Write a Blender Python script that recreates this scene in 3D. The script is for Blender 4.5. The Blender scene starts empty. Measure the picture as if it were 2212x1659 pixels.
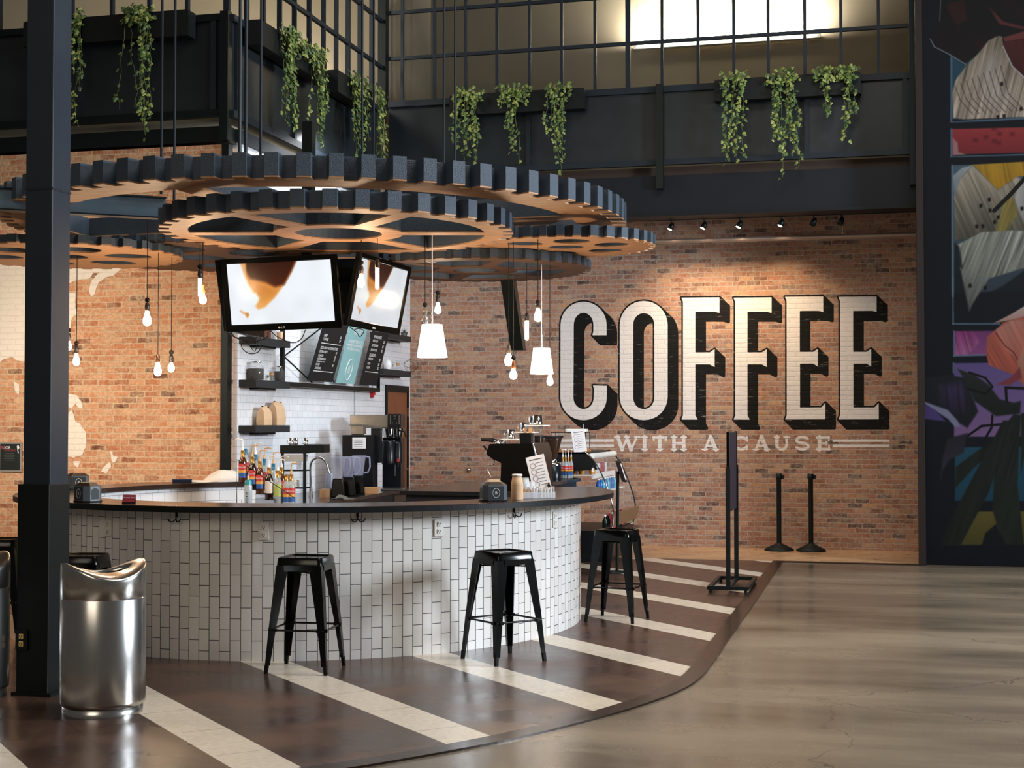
import bpy, bmesh, math, random
import numpy as np
from mathutils import Vector, Matrix
from mathutils.geometry import tessellate_polygon
random.seed(7)
R = math.radians
C = bpy.context.scene.collection

# ------------------------------------------------------------------ camera
F, H, YAW, PIT = 3135.0, 1.65, R(14.2), R(1.56)
CX, CY = 1106.0, 829.5
cam_d = bpy.data.cameras.new('camera'); cam = bpy.data.objects.new('camera', cam_d); C.objects.link(cam)
cam_d.sensor_width = 36.0; cam_d.lens = F/2212*36.0; cam_d.clip_end = 200
cam.location = (0, 0, H); cam.rotation_euler = (R(90)+PIT, 0, YAW)
bpy.context.scene.camera = cam
vf = Vector((-math.sin(YAW)*math.cos(PIT), math.cos(YAW)*math.cos(PIT), math.sin(PIT)))
vr = Vector((math.cos(YAW), math.sin(YAW), 0)); vu = vr.cross(vf)
CAM = Vector((0, 0, H))
def ray(x, y): return vf*F+vr*(x-CX)-vu*(y-CY)
def atZ(x, y, z): d = ray(x, y); return CAM+d*((z-H)/d.z)
def atY(x, y, Y): d = ray(x, y); return CAM+d*(Y/d.y)
def atX(x, y, X): d = ray(x, y); return CAM+d*(X/d.x)
def atD(x, y, D): return CAM+ray(x, y)*(D/F)

# ------------------------------------------------------------------ world, exposure, daylight
sc = bpy.context.scene
sc.view_settings.view_transform = 'Standard'; sc.view_settings.look = 'None'
sc.view_settings.exposure = 0.0; sc.view_settings.gamma = 1.0
w = bpy.data.worlds.new('world'); sc.world = w; w.use_nodes = True
wn = w.node_tree.nodes; bg = wn['Background']
bg.inputs[0].default_value = (1.0, 0.95, 0.88, 1); bg.inputs[1].default_value = 0.085

def area(name, loc, aim, size, power, col, sy=None, spread=None):
    l = bpy.data.lights.new(name, 'AREA'); l.energy = power; l.color = col; l.size = size
    if sy: l.shape = 'RECTANGLE'; l.size_y = sy
    if spread: l.spread = spread
    o = bpy.data.objects.new(name, l); C.objects.link(o); o.location = loc
    o.rotation_euler = (Vector(aim)-Vector(loc)).to_track_quat('-Z', 'Y').to_euler(); return o
# daylight from the tall entrance windows in the right hand wall of the hall
area('entrance_window_light', (9.5, 10.8, 4.4), (-3.4, 11.5, 1.2), 2.6, 1950, (0.82, 0.91, 1.0), 3.0)
# overhead fill added to brighten the concrete floor
area('overhead_fill', (1.0, 10.0, 9.6), (.5, 10.0, 0.0), 5.0, 600, (1.0, 0.96, 0.90))
# soft fill added behind the camera to lift the bar front
area('camera_side_fill', (-4.5, -3.0, 7.5), (-4.0, 9.5, 0.6), 5.0, 300, (1.0, 0.87, 0.70))
# unseen fill added left of the frame to brighten the orange brick wall
area('left_wall_fill', (-9.4, 10.4, 2.9), (-7.5, 13.5, 1.6), 1.0, 38, (1.0, 0.86, 0.70), 1.0, R(95))
# downlights over the service area in front of the white tiled wall
area('service_downlight', (-4.9, 15.4, 4.35), (-6.2, 15.9, 1.4), 0.25, 85, (0.93, 0.96, 1.0), 3.2)

# ------------------------------------------------------------------ materials
def new_mat(name):
    m = bpy.data.materials.new(name); m.use_nodes = True
    nt = m.node_tree; return m, nt, nt.nodes['Principled BSDF']
def srgb(c):
    if isinstance(c, str):
        c = c.lstrip('#'); c = [int(c[i:i+2], 16)/255 for i in (0, 2, 4)]
    return tuple([(x/12.92 if x <= .04045 else ((x+.055)/1.055)**2.4) for x in c])+(1,)
def N(nt, t, **kw):
    n = nt.nodes.new(t)
    for k, v in kw.items(): setattr(n, k, v)
    return n
_mats = {}
def M(name, col=None, rough=.5, metal=0., var=.08, scale=12., bump=0., emit=None, es=0., trans=0., alpha=1., spec=None, coat=0., ior=None):
    if name in _mats: return _mats[name]
    m, nt, b = new_mat(name); _mats[name] = m
    c = srgb(col)
    tc = N(nt, 'ShaderNodeTexCoord'); no = N(nt, 'ShaderNodeTexNoise'); no.inputs['Scale'].default_value = scale; no.inputs['Detail'].default_value = 3
    nt.links.new(tc.outputs['Object'], no.inputs['Vector'])
    mx = N(nt, 'ShaderNodeMix', data_type='RGBA')
    mx.inputs[6].default_value = tuple(max(0, x*(1-var)) for x in c[:3])+(1,)
    mx.inputs[7].default_value = tuple(min(1, x*(1+var)) for x in c[:3])+(1,)
    nt.links.new(no.outputs['Fac'], mx.inputs[0]); nt.links.new(mx.outputs[2], b.inputs['Base Color'])
    b.inputs['Roughness'].default_value = rough; b.inputs['Metallic'].default_value = metal
    if sum(c[:3]) < .12 and not metal: b.inputs['Specular IOR Level'].default_value = .25
    if bump:
        bp = N(nt, 'ShaderNodeBump'); bp.inputs['Strength'].default_value = bump; bp.inputs['Distance'].default_value = .01
        nt.links.new(no.outputs['Fac'], bp.inputs['Height']); nt.links.new(bp.outputs[0], b.inputs['Normal'])
    if emit is not None:
        b.inputs['Emission Color'].default_value = srgb(emit); b.inputs['Emission Strength'].default_value = es
    if trans: b.inputs['Transmission Weight'].default_value = trans
    if alpha < 1: b.inputs['Alpha'].default_value = alpha
    if spec is not None: b.inputs['Specular IOR Level'].default_value = spec
    if coat: b.inputs['Coat Weight'].default_value = coat
    if ior: b.inputs['IOR'].default_value = ior
    return m
def ramp(nt, stops, interp='LINEAR'):
    r = N(nt, 'ShaderNodeValToRGB'); cr = r.color_ramp; cr.interpolation = interp
    while len(cr.elements) < len(stops): cr.elements.new(.5)
    for e, (p, c) in zip(cr.elements, stops): e.position = p; e.color = srgb(c) if not (isinstance(c, tuple) and len(c) == 4) else c
    return r

def brick_mat(name, axis, palette, mortar, bw=.185, bh=.064, off=(0, 0), paint=None, solid=None):
    """axis: which world axis runs along the wall ('X' or 'Y')"""
    m, nt, b = new_mat(name); L = nt.links.new
    geo = N(nt, 'ShaderNodeNewGeometry'); sp = N(nt, 'ShaderNodeSeparateXYZ'); L(geo.outputs['Position'], sp.inputs[0])
    cb = N(nt, 'ShaderNodeCombineXYZ'); L(sp.outputs[0 if axis == 'X' else 1], cb.inputs[0]); L(sp.outputs[2], cb.inputs[1])
    mp = N(nt, 'ShaderNodeVectorMath', operation='ADD'); mp.inputs[1].default_value = (off[0]+40, off[1]+4, 0); L(cb.outputs[0], mp.inputs[0])
    n1 = N(nt, 'ShaderNodeTexNoise'); n1.inputs['Scale'].default_value = 14; n1.inputs['Detail'].default_value = 6; L(mp.outputs[0], n1.inputs['Vector'])
    s1 = N(nt, 'ShaderNodeVectorMath', operation='SUBTRACT'); s1.inputs[1].default_value = (.5, .5, .5); L(n1.outputs['Color'], s1.inputs[0])
    s2 = N(nt, 'ShaderNodeVectorMath', operation='SCALE'); s2.inputs['Scale'].default_value = .03; L(s1.outputs[0], s2.inputs[0])
    ad = N(nt, 'ShaderNodeVectorMath', operation='ADD'); L(mp.outputs[0], ad.inputs[0]); L(s2.outputs[0], ad.inputs[1])
    br = N(nt, 'ShaderNodeTexBrick'); L(ad.outputs[0], br.inputs['Vector'])
    br.inputs['Color1'].default_value = (0, 0, 0, 1); br.inputs['Color2'].default_value = (1, 1, 1, 1); br.inputs['Mortar'].default_value = (.5, .5, .5, 1)
    br.inputs['Scale'].default_value = 1; br.inputs['Brick Width'].default_value = bw; br.inputs['Row Height'].default_value = bh
    br.inputs['Mortar Size'].default_value = .0105; br.inputs['Mortar Smooth'].default_value = .85; br.inputs['Bias'].default_value = 0
    cr = ramp(nt, palette, 'LINEAR'); L(br.outputs['Color'], cr.inputs[0])
    # fine grain
    n2 = N(nt, 'ShaderNodeTexNoise'); n2.inputs['Scale'].default_value = 24; n2.inputs['Detail'].default_value = 8; n2.inputs['Roughness'].default_value = .82; L(mp.outputs[0], n2.inputs['Vector'])
    mr = N(nt, 'ShaderNodeMapRange'); mr.inputs[1].default_value = .3; mr.inputs[2].default_value = .7; mr.inputs[3].default_value = .66; mr.inputs[4].default_value = 1.30; L(n2.outputs['Fac'], mr.inputs[0])
    mul = N(nt, 'ShaderNodeVectorMath', operation='SCALE'); L(cr.outputs[0], mul.inputs[0]); L(mr.outputs[0], mul.inputs['Scale'])
    # smear of mortar over the brick faces
    n3 = N(nt, 'ShaderNodeTexNoise'); n3.inputs['Scale'].default_value = 6; n3.inputs['Detail'].default_value = 9; n3.inputs['Roughness'].default_value = .85; L(mp.outputs[0], n3.inputs['Vector'])
    m3 = N(nt, 'ShaderNodeMapRange'); m3.inputs[1].default_value = .43; m3.inputs[2].default_value = .64; m3.inputs[3].default_value = 0; m3.inputs[4].default_value = .8; L(n3.outputs['Fac'], m3.inputs[0])
    mxa = N(nt, 'ShaderNodeMath', operation='MAXIMUM'); L(br.outputs['Fac'], mxa.inputs[0]); L(m3.outputs[0], mxa.inputs[1])
    mx = N(nt, 'ShaderNodeMix', data_type='RGBA'); L(mxa.outputs[0], mx.inputs[0]); L(mul.outputs[0], mx.inputs[6])
    mm = N(nt, 'ShaderNodeVectorMath', operation='SCALE'); mm.inputs[0].default_value = srgb(mortar)[:3]; L(mr.outputs[0], mm.inputs['Scale']); L(mm.outputs[0], mx.inputs[7])
    col = mx.outputs[2]
    if paint or solid:
        tone = N(nt, 'ShaderNodeMapRange'); tone.inputs[3].default_value = .97; tone.inputs[4].default_value = .90; L(br.outputs['Fac'], tone.inputs[0])
        tn = N(nt, 'ShaderNodeMath', operation='MULTIPLY'); L(tone.outputs[0], tn.inputs[0])
        g2 = N(nt, 'ShaderNodeMapRange'); g2.inputs[1].default_value = .3; g2.inputs[2].default_value = .7; g2.inputs[3].default_value = .93; g2.inputs[4].default_value = 1.05; L(n2.outputs['Fac'], g2.inputs[0]); L(g2.outputs[0], tn.inputs[1])
        wc = N(nt, 'ShaderNodeVectorMath', operation='SCALE'); wc.inputs[0].default_value = srgb(solid or '#d6cfcb')[:3]; L(tn.outputs[0], wc.inputs['Scale'])
    if solid: col = wc.outputs[0]
    if paint:
        def mask(attr):
            a = N(nt, 'ShaderNodeAttribute'); a.attribute_name = attr; r_ = N(nt, 'ShaderNodeMapRange')
            jit = N(nt, 'ShaderNodeMath', operation='MULTIPLY_ADD'); L(n2.outputs['Fac'], jit.inputs[0]); jit.inputs[1].default_value = 3.0; L(a.outputs['Fac'], jit.inputs[2])
            r_.inputs[1].default_value = .6; r_.inputs[2].default_value = 2.4; L(jit.outputs[0], r_.inputs[0]); return r_.outputs[0]
        st = N(nt, 'ShaderNodeMapping'); st.inputs['Scale'].default_value = (5, 34, 1); L(mp.outputs[0], st.inputs['Vector'])
        sn = N(nt, 'ShaderNodeTexNoise'); sn.inputs['Scale'].default_value = 1; sn.inputs['Detail'].default_value = 5; sn.inputs['Roughness'].default_value = .7; L(st.outputs[0], sn.inputs['Vector'])
        sm = N(nt, 'ShaderNodeMapRange'); sm.inputs[1].default_value = .60; sm.inputs[2].default_value = .70; sm.inputs[3].default_value = 0; sm.inputs[4].default_value = .75; L(sn.outputs['Fac'], sm.inputs[0])
        kc = N(nt, 'ShaderNodeMix', data_type='RGBA'); L(sm.outputs[0], kc.inputs[0]); kc.inputs[6].default_value = srgb('#100f0e'); kc.inputs[7].default_value = srgb('#8d8379')
        m1 = N(nt, 'ShaderNodeMix', data_type='RGBA'); L(mask('black'), m1.inputs[0]); L(col, m1.inputs[6]); L(kc.outputs[2], m1.inputs[7])
        m2 = N(nt, 'ShaderNodeMix', data_type='RGBA'); L(mask('white'), m2.inputs[0]); L(m1.outputs[2], m2.inputs[6]); L(wc.outputs[0], m2.inputs[7]); col = m2.outputs[2]
    L(col, b.inputs['Base Color']); b.inputs['Roughness'].default_value = .85; b.inputs['Specular IOR Level'].default_value = .2
    inv = N(nt, 'ShaderNodeMath', operation='SUBTRACT'); inv.inputs[0].default_value = 1; L(br.outputs['Fac'], inv.inputs[1])
    h2 = N(nt, 'ShaderNodeMath', operation='MULTIPLY_ADD'); L(n2.outputs['Fac'], h2.inputs[0]); h2.inputs[1].default_value = .5; L(inv.outputs[0], h2.inputs[2])
    bp = N(nt, 'ShaderNodeBump'); bp.inputs['Strength'].default_value = .28; bp.inputs['Distance'].default_value = .010; L(h2.outputs[0], bp.inputs['Height']); L(bp.outputs[0], b.inputs['Normal'])
    return m
PAL_BACK = [(0, '#503b36'), (.07, '#634a41'), (.13, '#855b47'), (.4, '#976650'), (.7, '#a37058'), (1, '#b18764')]
PAL_LEFT = [(0, '#6e4232'), (.06, '#84513c'), (.12, '#b3704c'), (.4, '#c37f58'), (.7, '#cf9069'), (1, '#d8a680')]
m_brick_back = brick_mat('worn_red_brick', 'X', PAL_BACK, '#a09183')
m_brick_left = brick_mat('warm_orange_brick', 'X', PAL_LEFT, '#cbb394', bw=.178, bh=.0617)

m_brick_painted = brick_mat('brick_with_painted_lettering', 'X', PAL_BACK, '#a09183', paint=True)
m_brick_map = brick_mat('cream_painted_brick', 'X', PAL_LEFT, '#bfa585', bw=.178, bh=.0617, solid='#efe4d6')
def tile_mat(name, mode, bw, bh, c1, c2, grout, mort=.0022, rough=.12):
    m, nt, b = new_mat(name); L = nt.links.new
    if mode == 'UV':
        u = N(nt, 'ShaderNodeUVMap'); src = u.outputs[0]
    else:
        geo = N(nt, 'ShaderNodeNewGeometry'); sp = N(nt, 'ShaderNodeSeparateXYZ'); L(geo.outputs['Position'], sp.inputs[0])
        cb = N(nt, 'ShaderNodeCombineXYZ'); L(sp.outputs[1], cb.inputs[0]); L(sp.outputs[2], cb.inputs[1]); src = cb.outputs[0]
    ad = N(nt, 'ShaderNodeVectorMath', operation='ADD'); ad.inputs[1].default_value = (20, 20, 0); L(src, ad.inputs[0])
    br = N(nt, 'ShaderNodeTexBrick'); L(ad.outputs[0], br.inputs['Vector'])
    br.inputs['Color1'].default_value = srgb(c1); br.inputs['Color2'].default_value = srgb(c2); br.inputs['Mortar'].default_value = srgb(grout)
    br.inputs['Scale'].default_value = 1; br.inputs['Brick Width'].default_value = bw; br.inputs['Row Height'].default_value = bh
    br.inputs['Mortar Size'].default_value = mort; br.inputs['Mortar Smooth'].default_value = .1; br.inputs['Bias'].default_value = 0
    L(br.outputs['Color'], b.inputs['Base Color'])
    mr = N(nt, 'ShaderNodeMapRange'); mr.inputs[3].default_value = rough; mr.inputs[4].default_value = .8; L(br.outputs['Fac'], mr.inputs[0]); L(mr.outputs[0], b.inputs['Roughness'])
    bp = N(nt, 'ShaderNodeBump'); bp.invert = True; bp.inputs['Strength'].default_value = .4; bp.inputs['Distance'].default_value = .003; L(br.outputs['Fac'], bp.inputs['Height']); L(bp.outputs[0], b.inputs['Normal'])
    return m
m_tile_bar = tile_mat('white_vertical_subway_tile', 'UV', .152, .0762, '#e9e6e2', '#d9d4cf', '#24242a', .0024, .16)
m_tile_wall = tile_mat('white_subway_tile', 'POS', .152, .0762, '#eceef2', '#e2e5ea', '#94969e', .0015, .15)
m_tile_inner = tile_mat('white_square_tile', 'UV', .152, .0762*1.3, '#eef0f4', '#e4e6ea', '#6a6c74', .002, .15)

def floor_tile_mat():
    m, nt, b = new_mat('striped_floor_tile'); L = nt.links.new
    geo = N(nt, 'ShaderNodeNewGeometry'); sp = N(nt, 'ShaderNodeSeparateXYZ'); L(geo.outputs['Position'], sp.inputs[0])
    def math_(op, a, c=None, d=None):
        n = N(nt, 'ShaderNodeMath', operation=op)
        for i, v in enumerate((a, c, d)):
            if v is None: continue
            if isinstance(v, (int, float)): n.inputs[i].default_value = v
            else: L(v, n.inputs[i])
        return n.outputs[0]
    X, Y = sp.outputs[0], sp.outputs[1]
    s = math_('MULTIPLY', math_('ADD', X, Y), .70711); t = math_('MULTIPLY', math_('SUBTRACT', Y, X), .70711)
    per = 1.131
    sm = math_('MODULO', math_('ADD', s, -4.689+per*20), per)            # 0 at the near edge of a pale stripe
    pale = math_('LESS_THAN', sm, .300)
    def line(v, pos, wd): return math_('LESS_THAN', math_('ABSOLUTE', math_('SUBTRACT', v, pos)), wd)
    tm = math_('MODULO', math_('ADD', t, -8.802+.605*60), .605)
    tm2 = math_('MODULO', math_('ADD', t, -8.802+.605*60+.30), .605)
    row2 = math_('GREATER_THAN', sm, .7155)
    joint_t = math_('ADD', math_('MULTIPLY', line(tm, .004, .0028), math_('SUBTRACT', 1, row2)), math_('MULTIPLY', line(tm2, .004, .0028), row2))
    joint = math_('MAXIMUM', joint_t, math_('MAXIMUM', line(sm, .300, .003), math_('MAXIMUM', line(sm, .7155, .003), line(sm, .002, .003))))
    n1 = N(nt, 'ShaderNodeTexNoise'); n1.inputs['Scale'].default_value = 1.8; n1.inputs['Detail'].default_value = 3; n1.inputs['Roughness'].default_value = .5; L(geo.outputs['Position'], n1.inputs['Vector'])
    n2 = N(nt, 'ShaderNodeTexNoise'); n2.inputs['Scale'].default_value = 30; n2.inputs['Detail'].default_value = 4; L(geo.outputs['Position'], n2.inputs['Vector'])
    dk = ramp(nt, [(.3, '#33251f'), (.5, '#463229'), (.7, '#5a4033')]); L(n1.outputs['Fac'], dk.inputs[0])
    pl = ramp(nt, [(.3, '#c9bca9'), (.7, '#dccfbd')]); L(n2.outputs['Fac'], pl.inputs[0])
    mx = N(nt, 'ShaderNodeMix', data_type='RGBA'); L(pale, mx.inputs[0]); L(dk.outputs[0], mx.inputs[6]); L(pl.outputs[0], mx.inputs[7])
    # tan border along the brick wall
    tan = ramp(nt, [(.3, '#ad8864'), (.7, '#be9a76')]); L(n1.outputs['Fac'], tan.inputs[0])
    bd = math_('GREATER_THAN', Y, 17.72)
    bt = math_('MODULO', math_('ADD', math_('ADD', X, math_('MULTIPLY', Y, -.55)), 60), .78)
    bl = math_('MAXIMUM', line(bt, .01, .008), line(Y, 18.9, .006))
    mx2 = N(nt, 'ShaderNodeMix', data_type='RGBA'); L(bd, mx2.inputs[0]); L(mx.outputs[2], mx2.inputs[6]); L(tan.outputs[0], mx2.inputs[7])
    j2 = math_('ADD', math_('MULTIPLY', joint, math_('SUBTRACT', 1, bd)), math_('MULTIPLY', bl, bd))
    mx3 = N(nt, 'ShaderNodeMix', data_type='RGBA'); L(math_('MULTIPLY', j2, .75), mx3.inputs[0]); L(mx2.outputs[2], mx3.inputs[6]); mx3.inputs[7].default_value = srgb('#2a211d')
    L(mx3.outputs[2], b.inputs['Base Color'])
    rr = N(nt, 'ShaderNodeMapRange'); rr.inputs[1].default_value = .3; rr.inputs[2].default_value = .7; rr.inputs[3].default_value = .20; rr.inputs[4].default_value = .36; L(n1.outputs['Fac'], rr.inputs[0]); L(rr.outputs[0], b.inputs['Roughness'])
    bp = N(nt, 'ShaderNodeBump'); bp.invert = True; bp.inputs['Strength'].default_value = .25; bp.inputs['Distance'].default_value = .003; L(j2, bp.inputs['Height']); L(bp.outputs[0], b.inputs['Normal'])
    return m
m_floor_tile = floor_tile_mat()
def concrete_mat():
    m, nt, b = new_mat('polished_concrete'); L = nt.links.new
    geo = N(nt, 'ShaderNodeNewGeometry')
    mp = N(nt, 'ShaderNodeMapping'); mp.inputs['Rotation'].default_value = (0, 0, R(-14)); mp.inputs['Scale'].default_value = (.28, 1.0, 1); L(geo.outputs['Position'], mp.inputs['Vector'])
    n1 = N(nt, 'ShaderNodeTexNoise'); n1.inputs['Scale'].default_value = 1.15; n1.inputs['Detail'].default_value = 4; n1.inputs['Roughness'].default_value = .55; L(mp.outputs[0], n1.inputs['Vector'])
    n2 = N(nt, 'ShaderNodeTexNoise'); n2.inputs['Scale'].default_value = 120; n2.inputs['Detail'].default_value = 3; L(geo.outputs['Position'], n2.inputs['Vector'])
    cr = ramp(nt, [(.3, '#4a4136'), (.42, '#6a5f50'), (.55, '#7d705f'), (.72, '#8e806d')]); L(n1.outputs['Fac'], cr.inputs[0])
    mr = N(nt, 'ShaderNodeMapRange'); mr.inputs[1].default_value = .3; mr.inputs[2].default_value = .7; mr.inputs[3].default_value = .9; mr.inputs[4].default_value = 1.08; L(n2.outputs['Fac'], mr.inputs[0])
    ml = N(nt, 'ShaderNodeVectorMath', operation='SCALE'); L(cr.outputs[0], ml.inputs[0]); L(mr.outputs[0], ml.inputs['Scale'])
    # hairline cracks and saw joint
    vo = N(nt, 'ShaderNodeTexVoronoi', feature='DISTANCE_TO_EDGE'); vo.inputs['Scale'].default_value = .33
    nz = N(nt, 'ShaderNodeTexNoise'); nz.inputs['Scale'].default_value = 2.5; nz.inputs['Detail'].default_value = 5; L(geo.outputs['Position'], nz.inputs['Vector'])
    vm = N(nt, 'ShaderNodeVectorMath', operation='MULTIPLY_ADD'); vm.inputs[1].default_value = (.5, .5, .5); L(nz.outputs['Color'], vm.inputs[0]); L(geo.outputs['Position'], vm.inputs[2]); L(vm.outputs[0], vo.inputs['Vector'])
    lt = N(nt, 'ShaderNodeMath', operation='LESS_THAN'); lt.inputs[1].default_value = .0016; L(vo.outputs['Distance'], lt.inputs[0])
    lm = N(nt, 'ShaderNodeMath', operation='MULTIPLY'); lm.inputs[1].default_value = .45; L(lt.outputs[0], lm.inputs[0])
    # terrazzo-like band of exposed aggregate near the mural
    sp = N(nt, 'ShaderNodeSeparateXYZ'); L(geo.outputs['Position'], sp.inputs[0])
    b1 = N(nt, 'ShaderNodeMath', operation='SUBTRACT'); L(sp.outputs[1], b1.inputs[0]); b1.inputs[1].default_value = 14.15
    b2 = N(nt, 'ShaderNodeMath', operation='ABSOLUTE'); L(b1.outputs[0], b2.inputs[0])
    b3 = N(nt, 'ShaderNodeMapRange'); b3.inputs[1].default_value = .32; b3.inputs[2].default_value = .55; b3.inputs[3].default_value = .5; b3.inputs[4].default_value = 0; L(b2.outputs[0], b3.inputs[0])
    b4 = N(nt, 'ShaderNodeMath', operation='MULTIPLY'); L(b3.outputs[0], b4.inputs[0]); L(n2.outputs['Fac'], b4.inputs[1])
    ma = N(nt, 'ShaderNodeMath', operation='MAXIMUM'); L(lm.outputs[0], ma.inputs[0]); L(b4.outputs[0], ma.inputs[1])
    mx = N(nt, 'ShaderNodeMix', data_type='RGBA'); L(ma.outputs[0], mx.inputs[0]); L(ml.outputs[0], mx.inputs[6]); mx.inputs[7].default_value = srgb('#2e2b28')
    L(mx.outputs[2], b.inputs['Base Color'])
    rr = N(nt, 'ShaderNodeMapRange'); rr.inputs[1].default_value = .3; rr.inputs[2].default_value = .7; rr.inputs[3].default_value = .17; rr.inputs[4].default_value = .33; L(n1.outputs['Fac'], rr.inputs[0]); L(rr.outputs[0], b.inputs['Roughness'])
    bp = N(nt, 'ShaderNodeBump'); bp.inputs['Strength'].default_value = .05; bp.inputs['Distance'].default_value = .05; L(n1.outputs['Fac'], bp.inputs['Height']); L(bp.outputs[0], b.inputs['Normal'])
    return m
m_concrete = concrete_mat()
def wood_mat(name, stops, rough=.45, sc_=(1, 14, 14), s=3.0):
    m, nt, b = new_mat(name); L = nt.links.new
    tc = N(nt, 'ShaderNodeTexCoord'); mp = N(nt, 'ShaderNodeMapping'); mp.inputs['Scale'].default_value = sc_; L(tc.outputs['Object'], mp.inputs['Vector'])
    n = N(nt, 'ShaderNodeTexNoise'); n.inputs['Scale'].default_value = s; n.inputs['Detail'].default_value = 5; n.inputs['Roughness'].default_value = .6; L(mp.outputs[0], n.inputs['Vector'])
    cr = ramp(nt, stops); L(n.outputs['Fac'], cr.inputs[0]); L(cr.outputs[0], b.inputs['Base Color']); b.inputs['Roughness'].default_value = rough
    return m
m_gear_wood = wood_mat('stained_plywood', [(.3, '#946a49'), (.5, '#ad805a'), (.7, '#c29972')], .55)
m_gear_wood_shaded = wood_mat('shaded_plywood', [(.3, '#3f2a1e'), (.5, '#4e3526'), (.7, '#5e4332')], .6)  # same plywood with the shade under the unlit gears put into its colour
m_door_wood = wood_mat('brown_door_veneer', [(.3, '#6d3f26'), (.7, '#8d5636')], .4, (14, 14, 1))
m_gear_dark = M('black_textured_foam', '#3a4755', .55, var=.12, scale=150, bump=.5)
m_black = M('satin_black_steel', '#0a1314', .38, var=.15, scale=6)
m_blackgloss = M('gloss_black_paint', '#050606', .16, var=.1)
m_bluesteel = M('blue_black_painted_steel', '#1c242c', .5, var=.15, scale=5)
m_column = M('slate_painted_steel', '#252d38', .45, var=.18, scale=3)
m_panel = M('dark_weathered_panel', '#23282b', .35, var=.45, scale=2.5)
m_cream = M('cream_plaster', '#7f7562', .9, var=.05, scale=2)
m_counter = M('dark_brown_counter_laminate', '#33272294'[:7], .22, var=.2, scale=40)
m_counter_edge = M('black_counter_edge', '#15181b', .4)
m_steel = M('brushed_stainless_steel', '#b9b7b4', .24, 1., var=.05, scale=40)
m_chrome = M('polished_chrome', '#d8d8d8', .08, 1., var=.02)
m_white = M('white_plastic', '#eeeeec', .4)
m_kraft = M('kraft_paper', '#d3b08c', .8, var=.08, bump=.3)
m_paper = M('white_paper', '#e6e4e6', .8)
m_brass = M('aged_brass', '#7d5c3c', .35, .9)
m_cord = M('black_cord', '#14100e', .6)
m_whitecord = M('white_cord', '#d9cfd0', .5)
m_glass = M('clear_glass', '#f4f8f8', .03, trans=1., var=0, ior=1.3)
m_edge = M('bronze_floor_trim', '#2c2019', .24, .35, var=.35, scale=6, bump=.3)
m_paintw = M('distressed_white_paint', '#d6cfca', .75, var=.10, scale=9, bump=.3)
m_paintk = M('distressed_black_paint', '#15130f', .7, var=.6, scale=9, bump=.3)

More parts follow.
